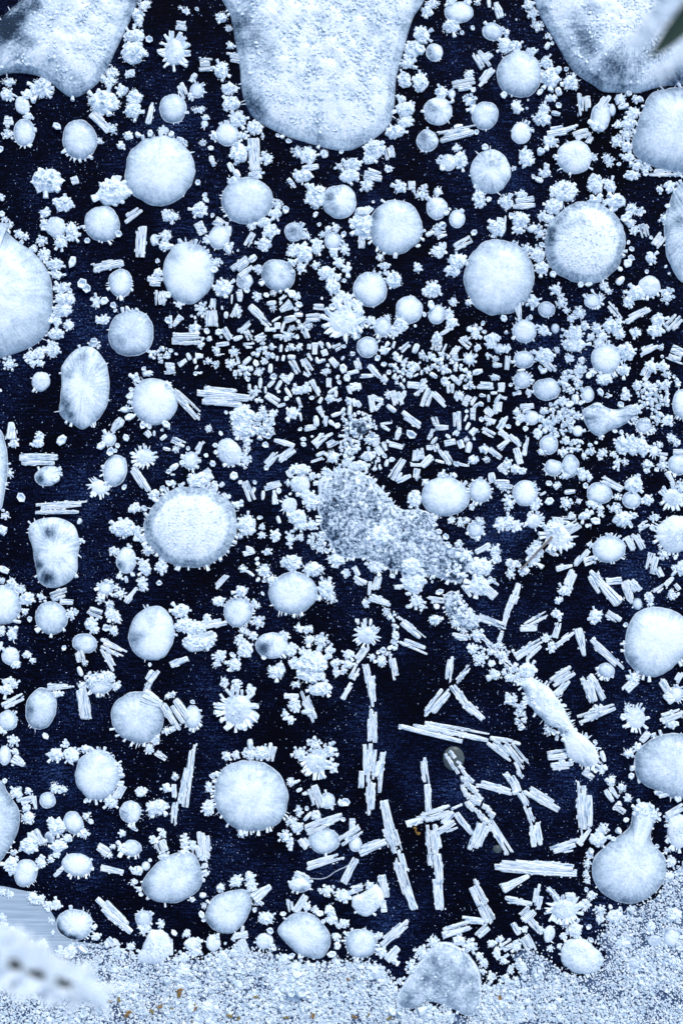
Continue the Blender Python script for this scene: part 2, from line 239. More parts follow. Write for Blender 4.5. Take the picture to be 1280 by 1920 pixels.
# ------------------------------------------------------------------ what lies where (millimetre grid, x right, y down)
DATA = """T 0 0
k 1085 40 55 50
k 1035 130 45 85
k 1010 270 90 60
k 1000 400 110 100
k 840 545 55 40
k 780 770 140 110
k 820 610 70 50
k 920 680 50 50
d 1132 300 28
k 975 553 48 32
k 1010 735 65 70
k 1000 830 70 75
t 1110 935 1145 770 60
r 690 850 830 980 60
k 845 970 40 50
k 320 660 90 85
k 210 710 60 55
k 50 710 60 55
k 70 620 60 40
b 170 790 55 70 -20 f
r 65 870 75 960 60
k 60 1010 50 40
b 185 995 78 100 0 m F:-80:200
k 215 875 40 25
b 600 1050 127 148 0 m F:60:150
d 440 948 30
k 748 1060 25 25
k 965 1020 38 38
d 1030 1030 25
k 910 1095 38 33
k 1230 980 50 30
d 1140 1005 26
d 10 1125 25
T 320 0
b 30 390 78 105 0 f F
k 75 60 20 15
k 120 85 30 30
d 205 65 18
r 40 190 125 200 70
k 385 135 50 45
k 435 215 30 22
k 450 345 32 22
r 415 425 590 455 75
r 210 490 320 480 110
k 380 530 60 75
r 190 555 150 615 45
r 60 615 120 740 60
b 200 683 50 55 0 m
k 150 720 25 30
b 20 815 98 108 0 m
k 210 825 60 25
b 255 930 28 28 0 m
k 260 885 35 25
k 440 665 75 50
k 455 780 85 65
k 505 900 70 65
k 630 960 70 60
b 425 1010 85 85 0 m F:-140:-50
k 325 1020 30 40
k 540 1020 60 25
k 690 1022 22 20
d 805 1020 18
d 840 1040 18
d 885 1065 25
k 240 1075 28 25
d 305 1118 22
r 300 1170 330 1250 40
k 510 1150 75 95
r 630 1040 640 1280 85
k 720 1190 50 55
r 435 1225 470 1290 45
k 80 1050 30 20
d 120 1068 20
k 950 1140 45 45
k 1030 1170 75 75
r 985 1270 1110 1255 40
k 1155 1155 40 45
k 1260 1250 30 35
d 15 1020 22
T 640 0
k 680 30 50 35
k 640 85 55 50
b 880 95 105 78 0 m
k 820 200 75 65
k 815 20 45 40
k 940 20 30 35
k 1020 15 25 30
r 1100 0 1105 60 35
t 1195 140 1150 20 75
d 915 250 20
d 975 220 22
b 1130 240 75 65 20 m
k 1235 245 25 25
k 1225 345 60 75
k 600 265 70 80
k 535 370 75 80
d 590 380 35
b 695 395 60 65 0 c F:0:100
k 490 480 60 45
k 470 600 60 75
k 590 620 65 85
k 450 740 50 30
k 480 820 85 70
k 475 920 70 50
k 400 990 90 60
k 250 1120 100 80
r 345 1100 370 1200 70
k 210 1190 60 50
k 80 1230 80 50
k 350 1265 35 25
d 0 1150 18
r 1000 400 1080 520 80
r 1050 450 1120 400 60
r 1020 640 1140 520 55
k 955 570 38 48
r 830 655 1000 620 80
d 985 680 20
k 750 695 52 55
b 825 705 30 38 0 m
k 955 755 55 50
b 1075 870 95 110 20 m
b 985 815 30 45 0 m
r 730 1030 1010 960 90
r 840 960 905 945 45
d 1010 1000 22
b 720 838 105 105 0 c
b 643 1057 77 82 0 c F:50:130
k 730 1210 25 25
b 800 1220 55 60 0 c
k 890 1200 60 75
k 860 1110 30 30
d 745 1265 25
d 1075 1100 22
d 1215 720 25
T 960 0
k 120 40 45 45
k 150 105 45 45
d 150 150 15
k 187 195 48 38
k 262 272 32 26
r 250 375 275 325 40
d 295 330 15
d 32 155 10
b 50 560 165 175 0 m F:-80:30
k 20 350 60 50
k 150 390 50 30
k 250 470 45 60
d 350 530 25
d 395 510 20
k 285 590 80 90
k 435 620 65 70
d 207 700 22
r 330 660 355 720 50
k 290 740 60 30
d 340 795 25
k 235 815 45 40
k 220 890 80 60
r 290 845 355 860 40
d 105 822 12
d 122 752 10
k 30 805 45 65
r 520 700 530 870 85
r 560 720 575 810 35
b 660 880 70 110 10 m
r 640 830 720 720 60
k 620 950 55 55
k 800 745 45 45
d 862 715 25
r 790 815 865 790 45
b 745 825 28 48 0 m
k 940 745 50 32
r 255 990 400 970 65
t 380 985 490 940 45
r 450 1030 600 985 60
r 560 1080 600 1010 50
k 280 1065 60 50
b 65 1000 73 80 0 c
b 465 1180 130 125 0 c
k 612 1185 28 30
k 700 1180 30 25
k 725 1210 35 45
d 795 1240 18
k 100 1185 60 85
d 200 1158 32
r 225 1260 285 1260 60
k 10 1265 20 20
k 775 1060 40 55
k 790 935 40 35
k 905 850 60 50
k 870 930 60 60
k 850 1010 50 50
k 855 1100 45 50
k 870 1180 50 40
k 930 1240 60 40
k 1000 1265 50 30
T 0 320
k 360 80 130 110
r 545 30 580 110 45
k 850 165 145 120
b 770 400 133 135 0 m F:60:200
b 420 425 75 80 0 f
k 480 250 85 70
k 340 320 50 40
k 540 460 60 80
k 460 540 60 50
k 335 410 35 40
r 930 380 1060 285 65
r 1065 395 1045 685 75
d 905 480 28
d 670 525 25
b 1160 520 33 45 0 c
k 1245 490 50 45
k 1240 565 60 40
r 700 735 930 685 65
d 562 695 35
b 905 845 90 103 0 m F:0:180
d 625 860 40
d 660 880 35
k 725 985 42 55
d 790 978 28
d 860 1010 28
d 865 1050 16
k 778 1120 58 45
k 1185 770 45 40
r 1105 830 1225 835 60
r 1210 890 1205 1020 95
d 1195 680 18
d 1265 935 25
d 1270 1125 30
k 1250 340 45 55
k 35 365 25 20
k 75 410 30 30
k 145 475 35 40
k 190 495 28 28
k 318 530 45 40
k 250 585 38 35
k 335 635 55 55
k 415 705 75 50
k 430 785 50 35
k 470 880 70 50
k 490 970 90 60
k 470 1050 90 60
k 520 1160 45 40
k 430 1130 50 60
k 420 1225 75 50
d 525 900 20
k 15 205 25 35
d 15 325 20
d 75 455 18
d 710 1270 25
b 985 1220 172 175 10 m F:-130:-60
T 320 320
b 135 765 190 230 0 m F:-120:-40
b 575 225 188 178 0 m F:-220:-150
b -80 0 264 255 0 m F:-130:-30
k 470 80 60 40
r 480 0 515 55 50
k 640 25 55 45
d 207 92 23
d 265 195 22
d 270 220 22
k 215 295 70 65
r 205 390 245 480 60
k 20 345 50 45
d 320 340 18
b 365 500 75 90 10 m
r 330 370 400 420 70
r 440 390 425 500 50
k 275 520 35 45
k 430 585 50 45
d 507 602 12
k 800 250 45 35
k 790 320 60 50
d 850 300 30
k 610 420 35 30
k 700 390 65 40
k 750 460 65 50
d 775 425 22
r 625 470 570 570 50
k 700 555 65 60
b 925 460 70 70 0 c F:-110:-10
k 1015 490 35 30
k 1090 200 95 95
k 990 40 85 60
r 880 60 935 130 30
b 1265 235 130 125 0 c
d 1085 335 22
d 1100 400 18
k 910 600 40 60
k 1000 620 80 85
k 1095 570 45 70
k 910 690 45 30
k 975 725 35 45
k 1085 710 35 30
b 1215 530 60 65 0 m F:-140:0
k 1140 480 35 30
k 1180 440 30 30
k 1240 430 35 30
k 1220 610 40 50
k 1260 690 40 50
r 480 770 590 670 120
r 590 680 640 640 60
k 660 740 35 40
b 805 785 128 115 25 m
d 915 750 18
b 555 830 60 55 0 c
k 395 880 80 75
d 570 910 28
r 520 890 520 985 40
r 462 930 458 1000 18
k 650 945 38 38
d 717 940 18
k 770 920 22 22
r 815 970 870 940 35
d 905 940 28
k 945 945 35 30
k 1165 770 70 65
k 1250 800 40 40
k 1215 870 65 65
k 1260 960 60 55
d 1125 960 12
r 720 1000 790 990 40
k 770 1030 25 25
t 910 1000 820 1050 80
d 960 1015 25
d 825 990 14
d 935 1050 20
r 1070 1020 1170 1030 45
d 1215 1030 28
r 500 1000 455 1100 25
k 505 1060 30 45
r 385 1015 390 1045 18
r 420 1060 415 1110 35
r 595 1010 690 1110 40
r 680 1105 745 1175 45
r 705 1195 790 1195 35
r 760 1135 825 1095 22
r 800 1140 800 1190 32
r 840 1130 945 1105 50
r 850 1140 830 1210 25
r 925 1080 990 1085 40
r 1010 1110 1120 1100 60
r 1115 1090 1165 1090 28
k 910 1180 25 20
d 955 1133 15
k 980 1170 32 30
k 1030 1165 35 30
r 1000 1190 1030 1260 45
b 1290 1130 115 105 0 f F
k 230 1040 45 55
r 320 960 315 1060 50
r 310 1050 310 1170 80
t 80 1090 20 1170 55
d 155 1088 12
d 180 1105 12
k 180 1185 60 45
d 270 1215 25
d 358 1210 27
d 385 1245 14
r 395 1180 450 1270 50
r 10 1265 230 1255 90
r 505 1225 605 1130 45
r 560 1200 600 1280 50
r 470 1270 540 1245 40
r 640 1275 715 1230 55
d 617 1200 12
k 870 1240 60 40
r 770 1245 830 1240 28
d 935 1250 18
k 290 1260 25 22
r 0 1085 0 1180 25
k 65 1005 30 28
k 340 690 45 35
d 330 750 28
d 305 645 14
T 640 320
r 170 20 305 50 90
k 60 40 90 60
k 190 110 50 50
d 355 0 24
b 405 425 198 205 0 m
k 155 400 90 120
r 155 280 155 340 100
r 150 480 145 585 50
d 235 238 14
k 440 125 55 50
r 525 80 525 165 50
k 600 180 55 45
r 615 105 630 150 45
r 620 190 670 225 30
k 720 160 38 35
b 715 285 78 82 0 c
d 790 330 22
d 808 292 10
b 865 365 57 65 0 m F:-90:-40
d 745 393 30
k 720 440 45 40
r 630 490 690 460 40
r 700 495 785 465 50
r 845 580 970 510 55
d 995 475 25
k 730 610 65 55
r 755 600 775 540 45
k 1165 435 75 75
r 1200 440 1215 340 55
b 1180 800 260 285 0 m F:-70:-20
k 1010 120 25 25
k 1030 215 50 85
d 1100 215 18
k 1235 240 60 65
d 1265 350 28
b 1112 10 150 160 0 c
k 870 680 85 65
k 830 750 70 55
k 285 650 38 32
k 325 715 50 32
b 215 890 127 127 0 m F:-130:-50
k 390 820 70 75
k 570 725 35 45
k 690 895 60 70
k 625 915 35 40
d 575 575 15
r 405 610 400 660 40
b 505 1045 100 102 0 m F:-90:-40
d 655 1013 30
d 622 1078 16
b 715 1080 60 72 15 m
k 800 1070 35 40
k 825 1140 60 50
k 840 985 35 32
k 950 990 30 30
k 445 1150 60 70
k 395 1210 35 50
r 740 1230 815 1185 40
k 715 1255 45 45
b 305 1175 63 72 0 m F
k 345 1100 25 25
k 215 1125 45 35
k 45 960 40 50
k 110 1010 55 60
k 150 1130 30 60
k 100 1200 60 45
d 20 830 20
k 40 740 45 40
k 20 590 40 55
d 15 480 25
k 1000 1210 50 60
d 1050 1145 20
k 1130 1255 75 40
d 1070 1220 20
d 1215 1110 28
d 1235 1200 16
k 920 1265 40 20
d 548 1168 12
T 960 320
b 545 545 308 305 0 M
b 1330 450 190 390 0 c
k 245 25 55 35
d 155 50 20
r 170 60 225 85 40
k 70 185 55 45
r 0 255 175 235 65
k 385 160 110 95
k 310 270 75 70
k 225 345 50 40
k 275 365 40 40
k 60 370 75 70
k 40 440 40 45
b 150 435 42 30 -20 m
k 210 470 45 50
d 218 557 22
k 190 630 60 65
k 220 730 65 60
d 300 785 28
k 110 590 45 40
k 620 100 65 95
k 730 120 50 60
k 620 225 75 40
k 770 230 90 70
k 890 290 50 50
k 955 310 30 40
d 855 330 26
k 880 395 40 40
d 835 360 26
k 910 450 35 40
r 970 400 1000 500 70
d 1030 510 16
d 870 540 15
d 885 592 23
d 885 655 27
d 860 705 33
d 800 745 18
r 780 855 830 800 50
d 570 868 22
d 600 903 13
k 680 870 35 38
k 720 905 28 25
d 500 855 25
k 325 895 45 42
r 340 940 390 930 18
k 365 990 45 42
k 155 985 52 60
b 255 1043 64 54 15 m
k 405 1050 30 28
k 440 1105 38 32
k 500 1070 48 50
b 600 980 60 52 0 m F
k 655 950 30 30
r 710 990 800 1100 50
k 800 1130 30 30
r 840 1130 1025 1035 50
b 1025 870 80 78 0 c
k 930 920 80 70
k 870 980 50 60
k 1155 940 55 60
k 1035 655 45 50
d 1140 715 12
d 1008 760 18
d 1170 768 12
r 1060 570 1130 480 70
k 1140 360 38 35
d 1158 275 20
k 1100 140 25 25
k 1180 130 50 60
k 890 35 60 40
d 990 15 20
r 1020 15 1240 15 60
k 1245 20 40 30
b 90 1205 85 85 0 m F
d 120 1105 22
k 235 1200 48 52
b 320 1185 32 38 0 m
d 370 1200 14
d 365 1240 14
k 470 1225 65 70
k 540 1165 35 40
k 405 1225 25 35
k 630 1185 42 40
k 735 1165 70 60
k 675 1245 45 40
k 585 1250 32 30
k 800 1225 40 50
k 920 1215 42 38
k 1090 1120 60 55
k 1070 1200 65 55
r 1150 1200 1250 1090 100
t 20 940 55 1120 80
T 0 640
k 75 170 55 55
k 230 110 45 50
k 295 90 55 55
k 395 60 60 70
k 250 165 35 35
k 305 165 28 28
b 310 300 70 75 0 f F:60:200
k 710 20 55 30
b 1160 450 172 175 0 m F:100:270
k 1020 280 45 40
k 1110 240 50 25
d 1085 210 18
d 985 370 22
d 975 420 22
b 943 512 42 25 0 m
d 980 580 28
t 920 580 840 680 90
d 1072 638 25
d 1125 640 18
d 1250 620 30
k 1260 330 30 40
r 1160 670 1158 710 22
r 1095 675 1130 715 35
r 1205 740 1250 705 35
d 1225 672 14
d 1270 660 10
d 950 722 25
s 1200 100 80 55 26
r 1235 205 1320 205 85
t 90 735 90 605 85
k 105 765 40 40
k 305 710 38 38
k 290 765 48 40
d 455 732 35
r 150 885 435 885 85
b 360 1010 95 72 -20 c
d 440 1045 30
k 445 970 18 25
b 820 735 50 50 0 m F:100:300
d 775 795 35
d 840 830 35
d 880 785 20
d 870 820 18
b 865 970 88 120 15 m F:100:230
b 745 1095 65 55 30 f F
b 1085 868 70 62 0 f F
r 990 945 1110 1130 60
d 940 1097 25
k 1160 1145 55 40
d 1220 1100 25
d 1265 1075 25
r 1225 800 1280 815 30
d 1270 965 22
k 80 990 20 50
d 173 1168 33
r 250 1255 660 1235 85
k 1010 1250 50 40
k 1080 1250 25 25
d 5 370 15
d 30 1260 14
T 320 640
k 225 25 35 40
d 45 92 12
d 5 80 20
r 125 90 150 140 35
r 185 110 245 110 35
r 60 180 120 140 35
r 180 130 185 170 28
r 185 210 205 180 20
d 175 240 20
r 195 235 235 240 18
k 285 150 35 25
k 340 175 25 25
k 345 65 30 35
r 340 25 440 15 40
r 330 105 405 95 12
k 475 80 40 38
r 545 35 630 30 45
k 450 170 40 38
r 500 120 515 170 22
r 545 170 600 120 35
r 605 100 635 85 30
r 665 60 690 45 22
k 690 15 20 20
k 760 45 25 30
d 715 55 16
r 690 90 725 90 22
r 680 165 720 135 40
d 635 168 22
k 660 230 32 32
d 695 210 12
r 750 170 745 240 40
d 765 258 28
r 730 345 780 290 35
r 790 365 830 295 35
r 675 275 670 355 35
r 710 340 712 390 22
r 590 320 590 365 30
s 560 215 50 38 20
k 485 240 18 30
d 585 290 20
s 640 410 45 65 18
s 700 90 60 40 15
r 830 25 825 80 25
d 870 65 18
k 905 45 25 25
k 965 40 20 30
r 1040 20 1035 60 30
r 1080 10 1080 100 40
r 1115 0 1140 55 35
r 1170 10 1195 55 30
r 1215 60 1280 30 50
r 1130 95 1175 75 30
r 1025 90 1060 145 25
r 800 110 795 150 25
d 770 110 20
r 850 105 840 150 28
r 875 115 935 120 40
r 900 140 960 240 50
r 990 130 1065 245 50
r 995 240 1040 260 25
r 1090 120 1105 165 30
r 1100 155 1160 140 35
r 1195 130 1250 190 40
d 1175 185 18
k 1165 230 38 25
r 1185 275 1185 345 35
d 1240 265 20
d 1260 310 20
r 830 250 890 320 40
r 880 300 915 240 40
r 860 350 905 420 30
k 955 365 50 35
k 1010 355 40 45
d 940 330 14
r 1055 290 1110 410 40
d 810 383 15
r 715 400 810 465 50
r 800 490 860 470 25
d 870 430 18
r 950 420 980 500 28
r 1110 465 1135 420 25
d 1058 430 20
k 910 540 55 55
r 935 545 970 505 25
r 970 535 980 600 22
r 1105 490 1145 570 40
r 1180 390 1250 345 30
k 1200 430 38 38
r 1240 370 1235 420 30
r 1245 450 1280 430 22
r 1205 560 1280 535 35
r 1165 560 1160 640 40
r 1185 595 1230 630 35
d 1255 640 22
r 1000 655 1090 640 50
r 1085 560 1095 640 45
d 972 660 18
r 775 740 930 780 30
r 800 895 960 780 55
r 710 935 800 840 50
d 710 940 22
d 710 780 25
d 995 730 20
d 1000 765 25
r 1075 780 1160 705 55
r 1150 720 1215 690 30
r 1150 790 1250 740 50
r 1090 860 1155 830 30
r 1055 905 1140 875 20
k 1215 870 50 50
d 1060 715 10
r -10 335 230 580 75
r 200 420 595 440 100
r 245 360 560 400 50
k 540 560 110 90
k 540 650 95 80
k 570 740 35 55
h 690 630 80 100
k 690 515 30 35
k 765 540 30 30
k 760 610 30 25
k 760 690 25 20
d 410 540 18
d 450 545 15
b 440 830 90 110 -35 f F:0:180
k 560 890 40 60
k 575 810 30 20
r 10 735 110 775 45
r 200 840 240 745 45
k 40 810 30 25
d 130 800 18
b 150 895 55 65 0 m F
d 85 910 20
d 315 905 25
d 265 860 18
d 370 695 15
d 335 775 20
d 340 835 16
k 285 655 25 30
r 0 960 60 920 45
r 0 1000 35 1000 18
k 210 1040 100 70
r 260 960 310 1040 50
k 330 1080 30 45
r 370 1090 400 1060 40
k 20 1065 25 40
d 75 1075 16
d 105 1070 16
d 440 1165 16
k 495 1225 42 38
r 400 1140 430 1190 30
d 470 1010 28
r 555 1050 615 1195 55
d 522 1055 15
d 625 1058 18
r 610 1150 630 1095 22
r 700 1095 830 1065 50
d 810 1120 20
r 695 1120 690 1190 30
t 785 1225 775 1115 50
k 970 960 90 50
r 870 970 910 1020 40
b 970 1070 75 70 0 f F:90:200
k 1010 1150 60 60
b 890 1230 60 60 0 f F:90:270
k 1050 1200 60 80
k 1060 1010 35 35
d 1110 1010 18
k 1165 990 40 50
k 1250 980 30 40
d 900 1150 14
k 880 1060 20 25
T 640 640
b 195 45 78 78 0 m
k 320 70 40 50
r 380 50 400 0 22
r 440 80 520 5 45
r 540 90 570 20 50
r 595 60 610 150 45
k 410 110 28 45
r 430 140 455 105 22
r 455 175 490 125 30
k 560 185 25 28
r 715 -20 705 75 80
r 820 115 880 35 50
r 755 85 785 20 20
r 900 -10 965 45 55
k 1020 45 28 28
b 957 135 42 42 0 m F
k 1120 20 50 40
b 1180 55 38 40 0 m
k 1230 60 50 35
r 1245 110 1235 215 45
r 1130 180 1200 180 40
k 1150 135 25 22
s 1100 95 40 25 6
d 72 82 20
d 15 40 20
r 0 140 20 115 20
r 105 130 130 215 50
d 15 205 35
r 40 245 130 220 30
d 40 275 25
r 145 260 240 255 40
r 200 180 290 270 40
d 265 125 25
k 320 285 38 32
d 360 240 22
d 318 185 22
s 450 200 100 90 45
s 700 120 80 40 20
s 800 170 120 65 40
s 430 290 50 40 10
r 455 330 470 360 25
s 520 240 30 30 8
k 640 210 25 20
r 600 215 598 255 20
r 680 170 675 215 22
r 540 265 575 245 20
r 660 240 715 275 40
k 770 205 40 35
k 715 195 22 18
d 885 262 22
d 935 230 22
s 950 290 40 60 12
r 980 240 1055 220 45
k 1145 270 35 25
r 1195 310 1195 380 40
d 1265 330 18
r 1010 330 1140 335 50
r 1115 360 1125 310 30
r 1115 390 1165 388 25
d 970 335 20
d 930 345 20
r 815 260 890 325 35
k 770 300 35 40
r 490 325 580 330 40
r 560 355 640 285 45
r 545 405 645 335 30
r 615 495 665 355 60
r 680 380 785 485 45
r 810 320 815 390 55
k 880 405 42 40
r 920 485 960 410 45
r 970 480 1005 415 25
r 985 505 1025 465 25
d 1045 455 22
r 1030 405 1080 410 25
r 1100 400 1102 455 25
r 1145 465 1190 400 35
r 1180 410 1235 435 25
r 1160 550 1180 445 55
r 1075 505 1130 560 40
r 985 500 985 590 40
d 935 530 15
r 920 600 940 550 18
d 1045 590 20
r 1065 570 1150 610 30
k 1100 620 22 15
r 1170 660 1240 570 40
r 1180 605 1245 565 22
r 1180 670 1245 730 40
d 1245 640 20
r 45 335 65 395 35
r 60 350 150 340 40
k 60 450 30 35
r 65 480 60 555 35
r 90 430 100 490 30
r 110 445 140 495 40
r 0 540 25 500 30
r 215 405 240 530 50
r 220 410 310 450 35
r 250 520 310 450 40
r 340 480 405 530 40
k 350 400 25 35
r 380 370 415 480 45
r 420 380 455 475 40
r 450 440 480 370 35
r 445 540 600 645 50
d 530 685 38
r 290 620 380 610 25
r 295 630 360 670 30
r 410 740 435 645 40
r 690 560 720 650 50
r 700 650 800 650 45
r 650 740 685 660 30
r 860 525 860 670 65
k 860 690 30 20
d 800 710 18
r 770 770 855 750 40
r 930 665 960 610 30
r 955 690 1000 650 25
r 970 700 1020 660 30
r 1050 660 1145 710 45
r 885 740 905 800 30
k 935 735 20 20
r 960 755 945 835 45
d 985 735 15
r 1170 800 1260 735 40
r 1105 805 1195 880 45
k 1065 810 38 30
k 985 890 35 45
r 1010 860 1020 905 25
r 670 770 715 720 30
r 635 800 690 795 30
r 700 770 720 830 45
r 745 810 825 920 60
r 700 890 770 910 22
r 835 910 955 935 35
r 545 920 560 800 50
r 590 800 605 890 45
r 600 940 680 860 35
r 515 925 610 930 25
r 570 930 550 1050 45
r 365 1030 460 880 55
r 405 1050 450 985 28
r 415 1055 520 1005 30
r 330 940 345 885 35
r 265 705 260 790 45
r 260 790 300 850 35
r 310 755 335 820 35
r 330 760 465 795 45
d 375 880 20
d 330 855 20
r 1175 935 1240 1000 40
r 1115 985 1130 1060 38
k 1240 920 40 40
k 1085 885 25 20
s 1250 940 30 50 8
b 776 1164 177 150 0 m F:-110:-20
k 755 1010 32 38
r 830 990 860 1020 30
b 1035 1125 83 90 0 m F
k 630 1060 30 35
k 545 1180 60 75
k 975 1240 28 30
k 1210 1090 60 40
k 1250 1200 40 80
r 1140 1070 1280 1080 60
s 60 760 80 120 70
s 110 560 110 30 14
s 220 660 40 80 16
k 200 860 60 45
k 40 905 45 45
s 250 920 40 40 8
k 110 935 70 45
k 165 940 50 40
k 20 590 25 25
k 200 570 25 25
k 210 740 40 40
T 960 640
k 470 30 100 55
k 405 20 40 40
b 700 130 110 110 0 m F:-150:-20
k 855 80 70 80
k 640 20 45 40
k 830 215 55 50
k 690 285 75 50
k 600 235 40 25
d 567 270 22
k 760 250 25 25
r 950 90 1085 25 60
k 1115 45 20 20
r 1150 110 1280 160 45
r 1190 50 1280 90 60
d 1120 105 14
r 965 300 1050 130 60
k 1040 190 45 60
k 1125 190 45 50
k 1155 250 30 25
d 1205 265 15
k 1235 310 22 40
k 935 330 40 45
k 1000 325 35 30
k 1155 320 38 32
s 1060 410 120 105 100
b 85 140 75 65 0 m F
k 240 110 80 70
r 190 110 320 230 60
k 335 65 20 20
d 205 205 22
d 238 238 22
k 425 130 38 38
k 505 210 48 60
k 520 135 30 25
b 72 293 65 60 0 m F
r 35 220 95 215 20
k 35 350 22 18
r 0 400 65 380 28
b 255 360 100 80 0 m F:100:180
k 120 385 25 30
k 365 310 30 25
s 440 300 80 95 70
k 395 265 22 22
b 562 400 46 58 0 m
r 468 400 465 470 55
k 375 450 45 42
d 430 485 25
d 515 468 20
d 670 375 25
k 718 405 18 30
k 845 410 45 45
d 830 365 22
d 795 480 28
b 1270 470 70 110 0 m
k 640 490 40 30
k 915 510 50 40
r 55 490 160 480 40
k 100 520 30 25
k 30 530 30 30
k 60 575 42 35
b 145 575 55 50 0 m
k 205 575 25 28
d 35 620 18
d 95 655 22
k 235 525 38 30
s 340 580 130 130 140
k 485 560 30 30
b 488 672 40 42 0 m
k 440 640 20 20
k 190 690 40 45
b 272 775 67 70 0 m
k 215 830 38 28
k 400 745 35 30
s 480 780 60 50 22
k 585 825 35 30
k 535 855 30 30
d 580 765 18
d 625 765 15
r 625 875 690 870 45
k 680 835 40 30
k 750 845 25 25
b 980 635 58 55 0 m F
k 1000 600 45 35
k 1050 670 22 22
k 910 580 30 25
k 1160 595 50 45
s 1080 560 50 60 25
k 1190 725 38 35
k 1230 755 28 30
k 820 780 65 85
k 890 760 60 70
k 970 790 55 85
k 900 830 38 35
b 1060 820 35 42 0 m F
k 1100 775 22 22
r 1090 860 1160 865 50
k 1125 930 40 45
t 1150 980 1215 1080 50
k 1000 920 35 30
k 1030 925 28 28
k 1005 970 28 22
d 1070 970 20
k 785 915 25 45
k 845 905 28 28
b 1240 930 75 75 0 m
r 1195 840 1280 840 45
k 665 720 30 20
d 800 685 18
d 765 680 15
r 85 860 120 720 35
r -20 700 60 790 40
r 25 800 60 920 40
k 25 960 35 35
k 75 970 30 28
b 305 950 65 60 0 m F:60:260
b 435 935 60 85 0 m
k 400 1005 40 35
k 520 1000 45 65
k 380 830 38 30
k 575 1025 22 30
d 265 1075 28
r 310 1100 360 1065 40
r 205 1155 250 1130 20
b 95 1140 92 95 0 m F:-60:10
d 175 1095 18
d 275 1200 30
k 190 1205 28 35
r 385 1135 465 1125 40
k 400 1210 50 50
k 165 1240 40 35
b 650 1140 95 80 0 m
d 545 1085 25
r 670 1030 830 1110 60
k 905 1080 85 75
b 890 1190 68 62 0 m F:60:180
k 1010 1190 45 55
k 780 1165 40 25
k 590 1215 55 35
k 495 1200 25 22
k 765 1250 65 35
b 1200 1175 75 70 0 f F
k 1260 1090 30 60
k 660 1250 30 25
P
big m -200 430 / 0 417 15 437 37 455 62 472 82 495 94 517 99 545 100 572 97 602 90 622 75 640 50 655 20 666 0 672 -60 680 -110 620 -120 520 -60 430
T 0 960
d 615 72 22
k 25 140 30 45
k 40 30 40 25
k 610 215 30 25
k 575 480 18 25
k 930 120 110 80
k 1030 150 40 60
k 860 130 40 25
k 1070 200 45 30
r 0 420 70 450 55
k 20 515 22 22
k 90 530 45 45
k 155 580 45 45
k 205 650 70 55
k 190 750 30 28
d 235 800 22
d 150 780 16
r 100 815 160 825 30
b 20 695 140 145 0 m
b 388 795 122 122 0 m F:30:160
k 310 635 30 40
r 370 650 515 590 75
r 450 670 555 670 50
k 535 765 40 50
d 575 745 16
b 950 365 73 95 5 c
k 860 295 40 35
k 895 480 32 30
r 945 480 955 530 30
d 990 478 20
k 1090 420 50 75
k 1215 410 50 60
k 1070 540 40 60
d 1195 518 22
k 1120 290 50 35
r 945 680 1035 570 35
b 795 575 55 50 0 m F
k 835 525 22 22
k 870 565 25 22
k 905 610 45 40
k 750 650 32 40
r 660 735 775 780 60
k 830 760 48 50
k 820 690 35 30
k 880 800 35 45
k 855 890 38 38
d 790 852 30
k 680 840 55 60
k 710 880 45 35
b 640 985 90 72 10 m
r 740 970 960 1070 80
r 770 1020 860 1190 60
r 590 1030 620 1140 80
r 590 1160 620 1230 40
k 640 1130 25 25
b 1140 912 172 208 10 m F:-140:-90
k 95 910 45 70
k 15 890 30 40
r 0 1040 20 970 30
b 82 1080 62 65 0 c
k 120 1140 45 35
k 205 1070 42 32
k 250 1115 35 28
d 480 1025 22
r 1110 1270 1180 1180 60
d 1130 1145 15
k 700 1250 60 60
k 800 1240 80 55
k 60 1265 60 25
T 320 960
b 152 112 348 304 0 M F
k 570 100 75 95
d 670 48 22
k 685 110 25 30
k 685 175 35 25
k 520 180 20 25
r 800 30 820 85 35
k 785 180 45 55
k 895 200 35 75
k 970 190 28 28
r 565 270 615 270 35
r 545 320 630 290 35
k 725 300 28 30
k 950 40 80 70
k 980 100 60 40
h 1090 210 70 60
k 1060 100 50 45
k 1120 280 30 28
d 1170 290 25
k 1190 350 25 30
k 1240 360 50 70
r 335 570 430 470 45
d 655 360 18
d 650 385 18
k 545 425 35 30
r 570 440 625 480 25
k 700 440 55 55
b 915 610 178 160 0 m F:40:150
k 915 380 80 70
k 850 380 35 35
k 1070 430 85 65
k 760 510 45 35
d 665 515 16
d 700 510 16
d 695 608 15
k 1160 580 70 85
k 1200 640 45 45
k 1100 640 25 25
b 505 752 108 108 0 m F
k 530 595 55 45
k 360 670 55 42
k 625 680 25 28
k 650 705 22 22
k 655 820 52 52
k 540 885 28 25
k 75 740 80 60
k 270 790 35 35
r 200 860 420 820 60
r 80 1000 340 920 110
k 100 850 90 60
k 210 980 130 80
k 190 870 110 55
r 0 1150 130 1090 40
k 370 1080 50 50
k 345 1140 35 28
d 460 1070 22
k 480 1140 55 55
k 560 1030 70 75
k 520 960 45 50
k 570 900 22 30
k 620 930 30 35
b 760 1000 120 95 0 c F:-60:60
k 900 1040 55 60
k 860 930 28 35
d 695 1100 18
k 790 1200 70 60
k 820 1150 35 30
k 960 870 28 50
k 1030 880 45 30
k 1040 960 50 45
k 1130 960 60 50
k 1190 1040 40 40
k 1060 1130 130 110
k 1000 1060 40 40
k 1050 1220 130 60
k 1230 1130 45 35
k 1240 1200 30 45
k 920 1130 50 40
k 400 1265 30 25
k 490 1270 30 20
T 640 960
k 540 520 100 105
k 520 400 90 80
k 290 170 90 90
k 1040 410 100 80
k 1030 550 90 90
r 1100 490 1175 550 40
r 1060 560 1150 640 60
